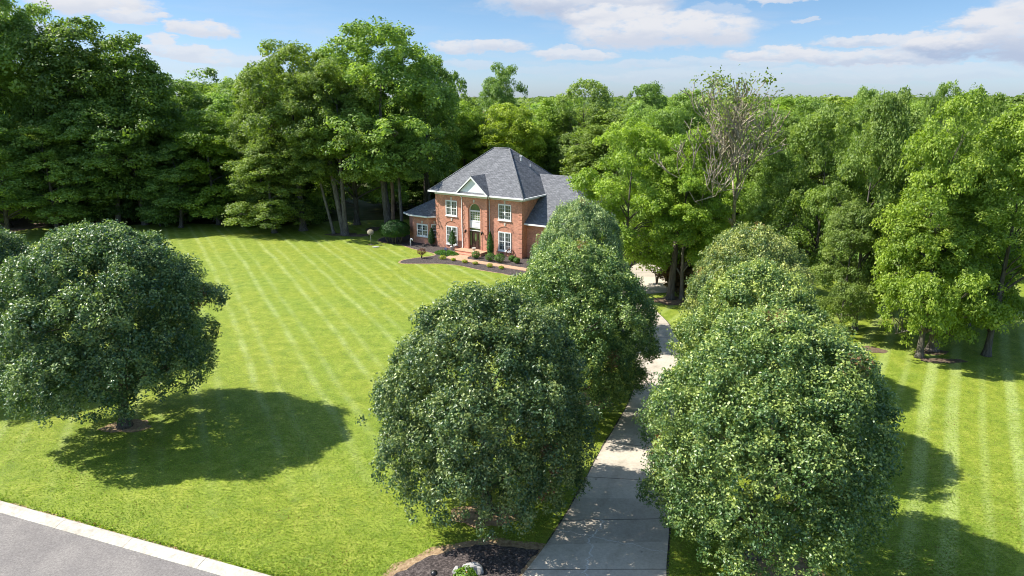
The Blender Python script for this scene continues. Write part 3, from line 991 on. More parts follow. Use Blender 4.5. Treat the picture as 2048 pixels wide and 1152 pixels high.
# roofs ---------------------------------------------------------------
b = MB()
e = [(-.5, -.5), (11.5, -.5), (11.5, 9.6), (-.5, 9.6)]
r0, r1 = (4.55, 4.55, ZE + SL * 5.05), (6.45, 4.55, ZE + SL * 5.05)
E3 = [(x, y, ZE) for x, y in e]
b.poly([E3[0], E3[1], r1, r0]); b.poly([E3[1], E3[2], r1]); b.poly([E3[2], E3[3], r0, r1]); b.poly([E3[3], E3[0], r0])
b.poly(list(reversed([(x, y, ZE - .02) for x, y in e])))
main_roof = b.build('roof', M['shingle'], house)
b = MB()                                   # cap shingles on hips and ridge
for p, q in ((E3[0], r0), (E3[1], r1), (E3[2], r1), (E3[3], r0), (r0, r1)):
    b.tube([p, q], .07, 6)
b.build('ridge_cap', M['shingle'], main_roof)
b = MB()                                   # roof of the entrance gable
gx, gz, gb, gf, gh = 5.35, 7.98, 6.2, -.78, 2.02
kb = -.5 + (gz - ZE) / SL
for s_ in (-1, 1):
    a0 = (gx + s_ * gh, gf, gb); a1 = (gx, gf, gz); a2 = (gx, kb + .25, gz); a3 = (gx + s_ * gh, -.28, gb)
    q = [a0, a1, a2, a3]
    b.poly(q if s_ < 0 else q[::-1])
    q2 = [(x, y, z - .07) for x, y, z in q]
    b.poly(q2[::-1] if s_ < 0 else q2)
b.poly([(gx - gh, gf - .02, 6.16), (gx + gh, gf - .02, 6.16), (gx + gh * .90, -.58, 6.34), (gx - gh * .90, -.58, 6.34)])
b.build('gable_roof', M['shingle'], house)
b = MB()
b.prism_y([(gx - gh * .86, 6.18), (gx + gh * .86, 6.18), (gx, gz - .16)], -.60, -.30)
gp = b.build('gable_panel', M['siding'], house)
b = MB()
for s_ in (-1, 1):
    th = .15
    q = [(gx + s_ * (gh + .02), gb - .06), (gx, gz - .03), (gx, gz - .03 - th * 1.35), (gx + s_ * (gh - th * 1.2), gb - .06)]
    b.prism_y(q if s_ > 0 else q[::-1], gf - .045, gf - .005)
b.build('gable_trim', M['white'], house)
b = MB()                                   # left wing roof
ev = [(-5.2, 6.9), (-5.2, .72), (-3.62, -.18), (-.95, -.18), (-.004, .76)]
ap = (-.004, 3.3, 5.35); ap1 = (-1.1, 3.3, 5.35)
z = 3.2
pts = [(x, y, z) for x, y in ev]
b.poly([pts[0], pts[1], ap1]); b.poly([pts[1], pts[2], ap1]); b.poly([pts[2], pts[3], ap1]); b.poly([pts[3], pts[4], ap, ap1]); b.poly([(-.004, 6.9, z), pts[0], ap1, ap])
b.poly(list(reversed([(x, y, z - .03) for x, y in ev] + [(-.004, 6.9, z - .03)])))
bmesh_fix = b.build('left_wing_roof', M['shingle'], house)
b = MB()                                   # right wing roof and garage roof
zf = 3.55
b.poly([(11.02, .4, zf), (18.6, .4, zf), (13.2, 5.8, zf + .8 * 5.4), (9.0, 5.8, zf + .8 * 5.4), (11.02, 3.0, zf + .8 * 2.6)])
b.poly([(18.6, .4, zf), (18.6, 11.2, zf), (13.2, 5.8, zf + .8 * 5.4)])
b.poly([(18.6, 11.2, zf), (9.0, 11.2, zf), (9.0, 5.8, zf + .8 * 5.4), (13.2, 5.8, zf + .8 * 5.4)])
b.poly([(11.02, .4, zf - .02), (11.02, 11.2, zf - .02), (18.6, 11.2, zf - .02), (18.6, .4, zf - .02)])
g = [(15.5, 6.2), (20.5, 6.2), (20.5, 14.0), (15.5, 14.0)]
G3 = [(x, y, 3.05) for x, y in g]; g0, g1 = (18.0, 8.7, 5.05), (18.0, 11.5, 5.05)
b.poly([G3[0], G3[1], g0]); b.poly([G3[1], G3[2], g1, g0]); b.poly([G3[2], G3[3], g1]); b.poly([G3[3], G3[0], g0, g1])
b.poly(list(reversed([(x, y, 3.03) for x, y in g])))
b.build('right_wing_roof', M['shingle'], house)


def gutter(pts, z, h=.13, w=.12):
    b = MB()
    for i in range(len(pts) - 1):
        a, c = np.array(pts[i]), np.array(pts[i + 1])
        t = (c - a) / np.linalg.norm(c - a); n_ = np.array([t[1], -t[0]])
        a2, c2 = a - t * .0, c + t * .0
        q = [a2, c2, c2 + n_ * w, a2 + n_ * w]
        b.prism([tuple(x) for x in (q if (q[1][0] - q[0][0]) * (q[2][1] - q[0][1]) - (q[1][1] - q[0][1]) * (q[2][0] - q[0][0]) > 0 else q[::-1])], z - h, z + .01 + .002 * i)
    return b


gutter([(-.5, 9.6), (-.5, -.5), (3.30, -.5)], ZE).build('gutter', M['white'], house)
gutter([(3.3, -.79), (7.4, -.79)], ZE + .03).build('gutter', M['white'], house)
gutter([(7.4, -.5), (11.5, -.5), (11.5, 9.6)], ZE).build('gutter', M['white'], house)
gutter([(-5.2, 6.9), (-5.2, .72), (-3.62, -.18), (-.95, -.18), (-.01, .74)], 3.2).build('gutter', M['white'], house)
gutter([(11.03, .4), (18.6, .4), (18.6, 11.2)], zf).build('gutter', M['white'], house)
gutter([(15.5, 6.2), (20.5, 6.2), (20.5, 14.0)], 3.04).build('gutter', M['white'], house)
b = MB()
b.box(-.04, 3.74, -.045, -.003, 5.72, 5.98); b.box(7.0, 11.04, -.045, -.003, 5.72, 5.98); b.box(3.72, 7.01, -.345, -.303, 5.74, 5.985)
b.box(11.003, 11.045, -.045, 3.2, 5.72, 5.98)
b.box(3.34, 7.36, -.77, -.05, 6.0, 6.1)
b.build('frieze', M['trim'], house)
b = MB()
for i in range(2):
    s_ = (3.80, 7.07)[i]; kq = (-.36, -.055)[i]
    b.tube([(s_ - (.25 if i == 0 else -.25), -.55, 6.02), (s_ - (.2 if i == 0 else -.2), -.5, 5.9), (s_, kq, 5.65), (s_, kq, 5.4), (s_, kq, .38), (s_ + .0, kq - .1, .36)], .045, 6)
    dn = b.build('downspout', M['white'], house); b = MB()


def window(s, k, w, z0, z1, ang=0.0, cols=2, panes=(3, 2), sill=True, name='window'):
    """sash window; local x along the wall, local -y outwards"""
    h = z1 - z0
    o = MB()
    f = .085
    o.box(0, f, -.05, .0, 0, h); o.box(w - f, w, -.05, .0, 0, h)
    o.box(f, w - f, -.05, .0, 0, f); o.box(f, w - f, -.05, .0, h - f, h)
    cw = (w - 2 * f) / cols
    for c in range(1, cols):
        o.box(f + c * cw - .05, f + c * cw + .05, -.048, .0, f, h - f)
    ro = o.build(name, M['white'], house)
    ro.location = (s, k - .002, z0); ro.rotation_euler = (0, 0, ang)
    sa, gl, gr = MB(), MB(), MB()
    for c in range(cols):
        x0 = f + c * cw + (.05 if c else 0); x1 = f + (c + 1) * cw - (.05 if c < cols - 1 else 0)
        gl.box(x0, x1, -.012, -.001, f, h - f)
        zm = h / 2
        sa.box(x0, x1, -.040, -.013, zm - .03, zm + .03)
        sa.box(x0, x0 + .04, -.038, -.013, f, h - f); sa.box(x1 - .04, x1, -.038, -.013, f, h - f)
        sa.box(x0 + .04, x1 - .04, -.037, -.013, f, f + .05); sa.box(x0 + .04, x1 - .04, -.037, -.013, h - f - .05, h - f)
        for (za, zb_) in ((f + .05, zm - .03), (zm + .03, h - f - .05)):
            for i in range(1, panes[0]):
                xx = x0 + .04 + (x1 - x0 - .08) * i / panes[0]
                gr.box(xx - .008, xx + .008, -.026, -.013, za, zb_)
            for j in range(1, panes[1]):
                zz = za + (zb_ - za) * j / panes[1]
                gr.box(x0 + .04, x1 - .04, -.0245, -.013, zz - .008, zz + .008)
    gl.build('pane', M['glass'], ro); sa.build('sash', M['white'], ro); gr.build('glazing_bars', M['white'], ro)
    if sill:
        sl = MB(); sl.box(-.05, w + .05, -.10, .0, -.075, -.002); sl.build('sill', M['white'], ro)
    return ro


window(1.40, 0, 1.52, 3.55, 5.20)
window(1.40, 0, 1.52, .48, 2.44)
window(8.16, 0, 1.56, 3.70, 5.34)
window(8.16, 0, 1.56, .56, 2.52)
window(-2.95, .25, 1.56, .84, 2.22)
window(-1.15 + .12, .25 + .12, .78, .84, 2.3, PI / 4, cols=1)
# keystones and flat arches ---------------------------------------------
for (s_, k_, z_) in ((2.16, 0, 5.24), (2.16, 0, 3.02), (5.35, -.3, 5.24), (8.94, 0, 5.38), (8.94, 0, 3.14), (-2.17, .25, 2.27)):
    b = MB()
    b.prism_y([(s_ - .07, z_), (s_ + .07, z_), (s_ + .11, z_ + .30), (s_ - .11, z_ + .30)], k_ - .05, k_ - .002)
    b.build('keystone', M['stone'], house)
b = MB(); b.prism_y([(-.07, 0), (.07, 0), (.11, .3), (-.11, .3)], -.05, -.002)
kk_ = b.build('keystone', M['stone'], house); kk_.location = (-1.15 + .12 + .27, .25 + .12 + .27, 2.34); kk_.rotation_euler = (0, 0, PI / 4)
b = MB()                                   # raised brick arch above the lower right window and round the entrance
for cx_, cz_, ra, rb, k_ in ((8.94, 2.56, .86, 1.0, 0), (5.35, 4.40, .78, .95, -.3), (2.16, 2.48, .84, .98, 0)):
    fl = .58 if cz_ < 3 else 1.0
    for i in range(20):
        a0, a1 = PI - PI * i / 20, PI - PI * (i + 1) / 20
        b.prism_y([(cx_ + ra * math.cos(a0), cz_ + ra * math.sin(a0) * fl), (cx_ + ra * math.cos(a1), cz_ + ra * math.sin(a1) * fl),
                   (cx_ + rb * math.cos(a1), cz_ + rb * math.sin(a1) * fl), (cx_ + rb * math.cos(a0), cz_ + rb * math.sin(a0) * fl)], k_ - .035, k_ - .002)
b.box(4.40, 4.57, -.335, -.302, .34, 4.4); b.box(6.13, 6.30, -.335, -.302, .34, 4.4)
b.build('brick_arch', M['brick'], house)
qs = {}                                    # brick quoins
for i in range(12):
    z0 = .12 + i * .475
    for (x0, x1, k_) in ((3.76, 4.12, -.3), (6.61, 6.97, -.3), (.02, .42, 0), (10.55, 10.98, 0)):
        sh = .07 if i % 2 else 0
        q = qs.setdefault(x0, MB())
        if x0 < 1 or x0 in (3.76,): q.box(x0, x1 - sh, k_ - .024, k_ - .002, z0, z0 + .33)
        else: q.box(x0 + sh, x1, k_ - .024, k_ - .002, z0, z0 + .33)
for q in qs.values():
    q.build('quoin', M['brick'], house)
# entrance: door, side lights, panel, arched window ----------------------
b = MB()
b.box(4.60, 4.92, -.10, -.003, .36, 2.28); b.box(5.78, 6.10, -.10, -.003, .36, 2.28); b.box(4.92, 5.78, -.09, -.003, 2.18, 2.28)
df = b.build('door_frame', M['door'], house)
b = MB(); b.box(4.67, 4.85, -.115, -.101, .75, 2.15); b.build('side_light', M['glassg'], df)
b = MB(); b.box(5.85, 6.03, -.115, -.101, .75, 2.15); b.build('side_light', M['glassg'], df)
b = MB()
b.box(4.93, 5.77, -.075, -.004, .37, 2.175)
for x0, x1, z0, z1 in ((5.02, 5.30, .50, .98), (5.40, 5.68, .50, .98), (5.02, 5.12, 1.1, 2.05), (5.58, 5.68, 1.1, 2.05)):
    b.box(x0, x1, -.095, -.075, z0, z1)
dr = b.build('door', M['door'], house)
b = MB(); b.lathe([(.0, -.42), (.09, -.38), (.13, -.2), (.13, .2), (.09, .38), (.0, .42)], 14)
do = b.build('oval_pane', M['glassg'], dr); do.location = (5.35, -.076, 1.6); do.scale = (1, .12, 1)
b = MB(); b.tube([(5.70, -.10, 1.15), (5.70, -.14, 1.18), (5.70, -.14, 1.32), (5.70, -.10, 1.35)], .012, 6)
b.build('handle', simple('brass', (.4, .3, .12), .3, .5, .9), dr)
b = MB(); b.box(4.60, 6.10, -.14, -.003, 2.281, 2.34); b.box(4.60, 6.10, -.13, -.003, 2.56, 3.22); b.box(4.60, 6.10, -.15, -.003, 3.221, 3.30)
b.box(4.75, 5.95, -.145, -.13, 2.66, 3.12)
b.build('entrance_panel', M['white'], house)
b = MB(); b.box(4.60, 6.10, -.05, -.003, 2.341, 2.559)
b.build('transom_pane', M['glassg'], house)
b = MB()
b.box(4.60, 4.69, -.12, -.003, 3.301, 4.40); b.box(6.01, 6.10, -.12, -.003, 3.301, 4.40)
b.box(4.69, 6.01, -.12, -.003, 4.26, 4.42); b.box(4.69, 6.01, -.12, -.003, 3.301, 3.36)
for i in range(18):
    a0, a1 = PI - PI * i / 18, PI - PI * (i + 1) / 18
    b.prism_y([(5.35 + .66 * math.cos(a0), 4.42 + .66 * math.sin(a0)), (5.35 + .66 * math.cos(a1), 4.42 + .66 * math.sin(a1)),
               (5.35 + .75 * math.cos(a1), 4.42 + .73 * math.sin(a1)), (5.35 + .75 * math.cos(a0), 4.42 + .73 * math.sin(a0))], -.12, -.003)
aw = b.build('arched_window', M['white'], house)
b = MB(); b.box(4.69, 6.01, -.03, -.003, 3.36, 4.26)
b.prism_y([(4.69, 4.42)] + [(6.01, 4.42)] + [(5.35 + .66 * math.cos(PI * i / 14), 4.42 + .66 * math.sin(PI * i / 14)) for i in range(1, 14)], -.03, -.003)
b.build('pane', M['glassg'], aw)
b = MB()
for i in range(1, 6):
    x = 4.69 + 1.32 * i / 6; b.box(x - .014, x + .014, -.05, -.031, 3.36, 4.26)
for i in range(1, 4):
    z = 3.36 + .9 * i / 4; b.box(4.69, 6.01, -.048, -.031, z - .014, z + .014)
b.build('glazing_bars', M['white'], aw)
for s_ in (4.30, 6.40):                    # wall lanterns
    b = MB()
    b.box(s_ - .04, s_ + .04, -.36, -.337, 2.1, 2.35); b.tube([(s_, -.34, 2.3), (s_, -.46, 2.42), (s_, -.52, 2.34)], .012, 5)
    b.lathe([(.015, .17), (.09, .10), (.095, .08), (.075, -.16), (.03, -.2)], 6, (s_, -.52, 2.2))
    b.build('wall_lantern', M['black'], house)
b = MB(); b.box(3.68, 6.99, -1.55, -.303, .0, .33); b.box(3.80, 6.6, -2.0, -1.552, .0, .17)
b.build('porch_step', M['brick'], house)
b = MB(); b.box(3.66, 7.01, -1.58, -.304, .331, .36); b.box(4.60, 6.10, -.303, -.003, .30, .361)
b.build('porch_floor', M['paver'], house)
for (s_, k_, r_, h_, mm) in ((7.55, 3.7, .055, .35, 'black'), (7.9, 4.6, .05, .5, 'white'), (8.6, 5.3, .04, .3, 'white')):
    zz = ZE + SL * min((11.5 - s_), k_ + .5, 9.6 - k_) - .03
    b = MB(); b.lathe([(r_ * 1.8, 0), (r_, .08), (r_, h_), (r_ * .9, h_ + .01)], 10, (s_, k_, zz))
    if h_ == .5: b.box(s_ - .16, s_ + .16, k_ - .1, k_ + .1, zz + h_, zz + h_ + .07)
    b.build('roof_vent', M[mm], main_roof)
b = MB(); b.box(8.35, 8.75, -.03, -.003, .12, .32)
b.build('foundation_vent', M['black'], house)
b = MB(); b.tube([(19.7, 6.62, 2.95), (19.92, 6.6, 2.8), (19.92, 6.63, .1)], .05, 6); b.build('downspout', M['white'], house)
b = MB(); b.box(20.001, 20.04, 7.4, 12.6, .05, 2.3)
b.build('garage_door', M['white'], house)

# ================================================================== GARDEN OBJECTS
def leafy(name, X, Y, H, R, label, cat, tint, seed, prof='ball', leaf=.07, n=2600, matk='shrub_leaf', z=0.03, trunk=False, group=None):
    rng = np.random.default_rng(seed)
    e = empty(name, (X, Y, z)); tag(e, label, cat, group)
    d = rand_dirs(rng, n)
    bump_ = 1 + .10 * np.sin(5 * d[:, 0] + seed) * np.cos(5 * d[:, 1]) + .07 * np.sin(9 * d[:, 2] + 3 * d[:, 0])
    rad = rng.uniform(.55, 1, n) ** .5 * bump_
    if prof == 'cone':
        t = rng.uniform(0, 1, n)
        w = np.where(t < .25, .7 + 1.2 * t, 1.0 * (1 - ((t - .25) / .78) ** 1.6)) * (rng.uniform(.3, 1, n) ** .5)
        a = rng.uniform(0, 2 * PI, n)
        pos = np.stack([R * w * np.cos(a), R * w * np.sin(a), .12 * H + t * .88 * H], axis=1)
        nrm = np.stack([np.cos(a), np.sin(a), np.full(n, .5)], axis=1)
    elif prof == 'mat':
        a = rng.uniform(0, 2 * PI, n); rr_ = np.sqrt(rng.uniform(0, 1, n))
        pos = np.stack([R * rr_ * np.cos(a), R * .55 * rr_ * np.sin(a), H * rng.uniform(.15, 1, n) * (1.05 - rr_ ** 3)], axis=1)
        ca, sa = math.cos(HROT), math.sin(HROT)
        pos[:, :2] = pos[:, :2] @ np.array([[ca, sa], [-sa, ca]])
        nrm = rng.normal(size=(n, 3)) * .5 + [0, 0, 1]
    elif prof == 'umbrella':
        pos = d * rad[:, None] * np.array([R, R, H * .33]) + np.array([0, 0, H * .68])
        nrm = d + [0, 0, .6]
    else:
        pos = d * rad[:, None] * np.array([R, R, H * .5]) + np.array([0, 0, H * .52])
        nrm = d + [0, 0, .3]
    nrm = nrm + rng.normal(size=(n, 3)) * .4
    nrm /= np.linalg.norm(nrm, axis=1)[:, None]
    me = leaf_mesh(name + '_leaves', pos, nrm, leaf * rng.uniform(.7, 1.3, n), rng.uniform(0, 1, n), rng, .6, M[matk])
    o = bpy.data.objects.new('foliage', me); o.color = tuple(tint) + (1,); COL.objects.link(o); o.parent = e
    b = MB()
    rr = random.Random(seed)
    for i in range(5 if trunk else 4):
        a = i * 1.3 + rr.random(); q = R * (.55 if trunk else .4)
        b.tube([(0.02 * math.cos(a), 0.02 * math.sin(a), -.03), (q * .25 * math.cos(a), q * .25 * math.sin(a), H * .3), (q * math.cos(a), q * math.sin(a), H * .62)], [.035 * H ** .5, .022 * H ** .5, .008], 5)
    t = b.build('stem', M['bark'], e)
    return e


yl = (5.5, 3.3, .6)
for i, (s_, k_, lab) in enumerate([(4.55, -4.62, 'small yellow plant in the mulch left of the path, nearest the blue round sign'), (5.83, -4.5, 'second small yellow plant from the left along the front of the path'),
                                   (7.28, -4.55, 'third small yellow plant from the left along the front of the path'), (8.49, -4.5, 'fourth small yellow plant from the left along the front of the path'),
                                   (10.33, -4.66, 'fifth small yellow plant from the left along the front of the path'), (11.67, -4.66, 'rightmost small yellow plant along the front of the path, by the pear tree')]):
    p = hw(s_, k_)
    leafy('yellow_plant', p[0], p[1], (.42, .28, .32, .26, .36, .3)[i], (.40, .24, .30, .28, .32, .28)[i], lab, 'plant', yl, 100 + i, n=500, leaf=.07, group='small yellow plants edging the path')
for i, (s_, k_, r_, lab) in enumerate([(6.99, -2.35, .45, 'round green shrub at the right end of the brick porch'), (8.84, -2.5, .50, 'round green shrub in the mulch below the narrow cone evergreen'),
                                       (10.0, -2.5, .54, 'largest round green shrub, in front of the lower right window'), (10.75, -1.45, .36, 'small round green shrub beside the spoked wheel'),
                                       (11.6, -1.9, .34, 'small round green shrub in the mulch at the right corner of the house')]):
    p = hw(s_, k_)
    leafy('round_shrub', p[0], p[1], r_ * 1.6, r_, lab, 'shrub', (1.5, 1.7, 1.0), 120 + i, n=1300, leaf=.075, group='clipped round shrubs by the path')
p = hw(2.62, -.55); ep = leafy('potted_evergreen', p[0], p[1], 1.75, .42, 'cone-shaped evergreen in a white pot left of the porch', 'potted shrub', (.75, 1.1, .6), 130, 'cone', .08, 2400, z=.42)
b = MB(); b.lathe([(.16, -.40), (.20, -.38), (.24, -.06), (.27, -.04), (.27, 0), (.22, 0), (.2, -.03)], 16); b.build('pot', M['pot'], ep)
p = hw(7.55, -.62); leafy('cone_evergreen', p[0], p[1], 2.55, .40, 'tall narrow green evergreen against the brick right of the porch', 'shrub', (.85, 1.25, .6), 131, 'cone', .08, 3400)
p = hw(-.62, -.10); leafy('cone_evergreen', p[0], p[1], 2.0, .42, 'dark narrow evergreen in the shaded corner before the narrow window', 'shrub', (.45, .75, .5), 132, 'cone', .08, 3000)
p = hw(3.3, -2.4); leafy('creeping_juniper', p[0], p[1], .35, 1.55, 'low spreading pale green juniper left of the porch step', 'ground cover', (1.3, 1.75, .9), 133, 'mat', .09, 3800)
p = at(843.5, 517); leafy('dwarf_maple', p[0], p[1], 1.0, .48, 'tiny red-leaved maple alone in the mulch point of the bed', 'small tree', (2.6, .42, .8), 134, 'umbrella', .07, 900, trunk=True)
p = at(930, 1170); leafy('bright_shrub', p[0], p[1], .55, .42, 'bright green leafy shrub in front of the rocks by the road', 'shrub', (2.2, 2.1, .7), 136, 'ball', .09, 900)

# standing blades of grass over the nearest part of the lawn, counted by nobody
M['blade'] = leaf_material('grass_blade', (.14, .225, .022), (.255, .36, .045), (.44, .50, .14), .6, .42, .25)
rng = np.random.default_rng(21)
NB = 260000
yy = 19.0 + 42 * rng.uniform(0, 1, NB) ** 1.9
xx = rng.uniform(-26, 26, NB) * (yy / 30)
def poly_in(px, py, poly):
    inside = np.zeros(len(px), bool); j = len(poly) - 1
    for i in range(len(poly)):
        xi, yi = poly[i][:2]; xj, yj = poly[j][:2]
        c = ((yi > py) != (yj > py)) & (px < (xj - xi) * (py - yi) / (yj - yi + 1e-12) + xi)
        inside ^= c; j = i
    return inside
dpoly = [tuple(p) for p in Lp] + [tuple(p) for p in reversed(Rp)]
ok = ~poly_in(xx, yy, dpoly) & ~poly_in(xx, yy, grow(ib, .12, 4))
side = (xx - k0.x) * kn.x + (yy - k0.y) * kn.y
ok &= side < -.03
for u_, v_, r_ in ((255, 853, .7), (975, 1032, .9), (1545, 1128, 1.1)):
    q = at(u_, v_); ok &= np.hypot(xx - q[0], yy - q[1]) > r_
xx, yy, side = xx[ok], yy[ok], side[ok]
nb = len(xx)
hgt = .036 * rng.uniform(.6, 1.4, nb) * (1 - .5 * np.clip((yy - 30) / 30, 0, 1)) * (1 + 1.2 * np.exp(-np.abs(side + .12) / .12))
pos = np.stack([xx, yy, .012 + hgt * .45], axis=1)
tilt = rng.normal(size=(nb, 3)) * .7; tilt[:, 2] = np.abs(tilt[:, 2]) * .4 + .3
tilt /= np.linalg.norm(tilt, axis=1)[:, None]
tn = .5 + .22 * np.sin(xx * .9 + 1.3 * np.sin(yy * .7)) * np.cos(yy * 1.1) + rng.normal(size=nb) * .22
me = leaf_mesh('grass_blades', pos, tilt, hgt * 1.7, np.clip(tn, 0, 1), rng, .38, M['blade'])
o = bpy.data.objects.new('grass', me); COL.objects.link(o)
tag(o, 'short mown grass blades over the front of the lawn', 'grass', kind='stuff')

# big clipped dark shrub by the left wing
bx, by, _ = at(791, 486)
e = empty('rounded_shrub', (bx, by, 0)); tag(e, 'large dark green clipped shrub with a domed top left of the house', 'shrub')
rng = np.random.default_rng(9)
n = 16000
d = rand_dirs(rng, n); d[:, 2] = np.where(d[:, 2] < -.5, -d[:, 2], d[:, 2])
bm_ = 1 + .07 * np.sin(6 * d[:, 0] + 1) * np.cos(5 * d[:, 1]) + .05 * np.sin(11 * d[:, 2] + 5 * d[:, 0])
pos = d * (rng.uniform(.6, 1, n) ** .35 * bm_)[:, None] * np.array([1.62, 1.5, 1.15]) + [0, 0, 1.45]
nr = d + rng.normal(size=(n, 3)) * .35; nr /= np.linalg.norm(nr, axis=1)[:, None]
me = leaf_mesh('rounded_shrub_leaves', pos, nr, .12 * rng.uniform(.7, 1.3, n), rng.uniform(0, .8, n), rng, .6, M['shrub_leaf'])
o = bpy.data.objects.new('foliage', me); o.color = (.62, .95, .62, 1); COL.objects.link(o); o.parent = e
b = MB()
for i in range(9):
    a = i * .7; q = .55 + .5 * (i % 3) / 2
    b.tube([(q * math.cos(a) * .7, q * math.sin(a) * .7, -.02), (q * math.cos(a), q * math.sin(a), .6), (q * 1.3 * math.cos(a), q * 1.3 * math.sin(a), 1.4)], [.06, .05, .02], 6)
b.build('stem', M['bark'], e)

# round disc on a pole
X, Y, _ = at(742.5, 490)
e = empty('dish_on_pole', (X, Y, 0)); tag(e, 'round tan dish on a thin pole standing on the lawn left of the big shrub', 'dish')
b = MB(); b.tube([(0, 0, -.02), (0, 0, 1.25)], .028, 8); b.lathe([(.10, 0), (.08, .04), (.03, .06)], 10); b.build('pole', M['pole'], e)
b = MB(); b.lathe([(.06, .10), (.25, .055), (.36, -.01), (.37, -.02), (.36, -.03), (.25, .035), (.05, .075)], 22)
dd_ = b.build('dish', M['dish'], e); dd_.location = (0, -.03, 1.45); dd_.rotation_euler = (math.radians(48), 0, math.radians(10))
b = MB(); b.tube([(0, 0, 1.2), (0, .0, 1.36), (0, -.02, 1.44)], .02, 6); b.box(-.06, .06, -.3, -.2, 1.3, 1.37); b.tube([(0, -.02, 1.2), (0, -.25, 1.32)], .012, 5)
b.build('bracket', M['pole'], e)
X, Y, _ = at(752, 494.5)
b = MB(); b.lathe([(.42, 0), (.40, .05), (.30, .07), (.0, .075)], 12); o = b.build('flat_stone', M['rock']); o.location = (X, Y, .01); o.scale = (1, .6, 1)
tag(o, 'flat pale stone lying on the grass beside the dish pole', 'stone')

X, Y, _ = at(821.5, 492)
b = MB(); b.tube([(0, 0, -.02), (0, 0, .62), (.03, -.02, .76), (.14, -.09, .80), (.24, -.15, .72), (.25, -.16, .6)], .065, 10)
o = b.build('vent_pipe', M['pipe']); o.location = (X, Y, .03); tag(o, 'white bent pipe sticking up from the mulch at the left corner of the house', 'pipe')

X, Y, _ = hw(3.87, -3.2)
e = empty('round_sign', (X, Y, .03)); tag(e, 'small round blue sign on a thin stake in the low juniper', 'sign')
b = MB(); b.tube([(0, 0, -.03), (0, 0, .62)], .012, 6); b.build('stake', M['pole'], e)
b = MB(); b.lathe([(.0, -.012), (.17, -.012), (.175, 0), (.17, .012), (.0, .012)], 20); o = b.build('sign_face', M['sign'], e)
o.location = (0, -.03, .72); o.rotation_euler = (PI / 2, 0, math.radians(-10))
b = MB()
for i in range(20):
    a0, a1 = 2 * PI * i / 20, 2 * PI * (i + 1) / 20
    b.poly([(r * math.cos(a), r * math.sin(a), .0135) for r, a in ((.09, a0), (.115, a0), (.115, a1), (.09, a1))])
w_ = b.build('white_ring', M['white'], o)

X, Y, _ = hw(5.95, -1.25)
b = MB(); b.lathe([(.10, 0), (.12, .03), (.05, .08), (.05, .13), (.16, .22), (.20, .36), (.23, .40), (.19, .40), (.12, .36)], 14)
o = b.build('porch_urn', M['pot']); o.location = (X, Y, .362); tag(o, 'small pale urn standing at the front edge of the porch', 'urn')

X, Y, _ = hw(9.62, -.22)
e = empty('spoked_wheel', (X, Y, .03), HROT); tag(e, 'brown spoked wheel leaning against the brick under the lower right window', 'wheel')
e.rotation_euler = (math.radians(-14), 0, HROT)
b = MB(); R_ = .43
b.tube([(R_ * math.cos(a), 0, R_ + R_ * math.sin(a)) for a in [2 * PI * i / 28 for i in range(29)]], .045, 6, False); b.build('rim', M['wheelwood'], e)
b = MB()
for i in range(10):
    a = 2 * PI * i / 10; b.tube([(.05 * math.cos(a), 0, R_ + .05 * math.sin(a)), (R_ * math.cos(a), 0, R_ + R_ * math.sin(a))], .017, 5)
b.build('spokes', M['wheelwood'], e)
b = MB(); b.tube([(0, -.07, R_), (0, .07, R_)], .075, 10); b.build('hub', M['wheelwood'], e)


def rock(X, Y, sx, sy, sz, seed, label):
    rr = random.Random(seed)
    bm = bmesh.new(); bmesh.ops.create_icosphere(bm, subdivisions=3, radius=1)
    cuts = [(Vector((rr.uniform(-1, 1), rr.uniform(-1, 1), rr.uniform(-.3, 1))).normalized(), rr.uniform(.55, .85)) for _ in range(9)]
    for v in bm.verts:
        for n_, d_ in cuts:
            q = v.co.dot(n_)
            if q > d_: v.co -= n_ * (q - d_)
        v.co *= 1 + rr.uniform(-.02, .02)
        v.co = Vector((v.co.x * sx, v.co.y * sy, v.co.z * sz))
    me = bpy.data.meshes.new('rock'); bm.to_mesh(me); bm.free(); me.materials.append(M['rock'])
    o = bpy.data.objects.new('rock', me); COL.objects.link(o); o.location = (X, Y, sz * .45); o.rotation_euler = (0, 0, rr.uniform(-.3, .3))
    tag(o, label, 'rock')


for u, v, sx, sy, sz, sd, lab in [(939, 1142, .42, .28, .26, 1, 'largest pale grey rock in the mulch by the road'), (957, 1143, .24, .25, .24, 2, 'pale grey rock touching the right side of the largest rock'),
                                  (915, 1145, .2, .17, .16, 3, 'small pale rock left of the largest rock in the roadside mulch'), (948, 1150, .2, .12, .1, 4, 'low flat rock in front of the largest rock')]:
    X, Y, _ = at(u, v); rock(X, Y, sx, sy, sz, sd, lab)
X, Y, _ = at(869, 1166)
e = empty('path_light', (X, Y, .03)); tag(e, 'small black dome garden light in the mulch at the bottom edge', 'garden light')
b = MB(); b.tube([(0, 0, -.03), (0, 0, .36)], .018, 8); b.build('post', M['black'], e)
b = MB(); b.lathe([(.12, .34), (.115, .38), (.07, .43), (.0, .45)], 14); b.build('dome_cap', M['black'], e)

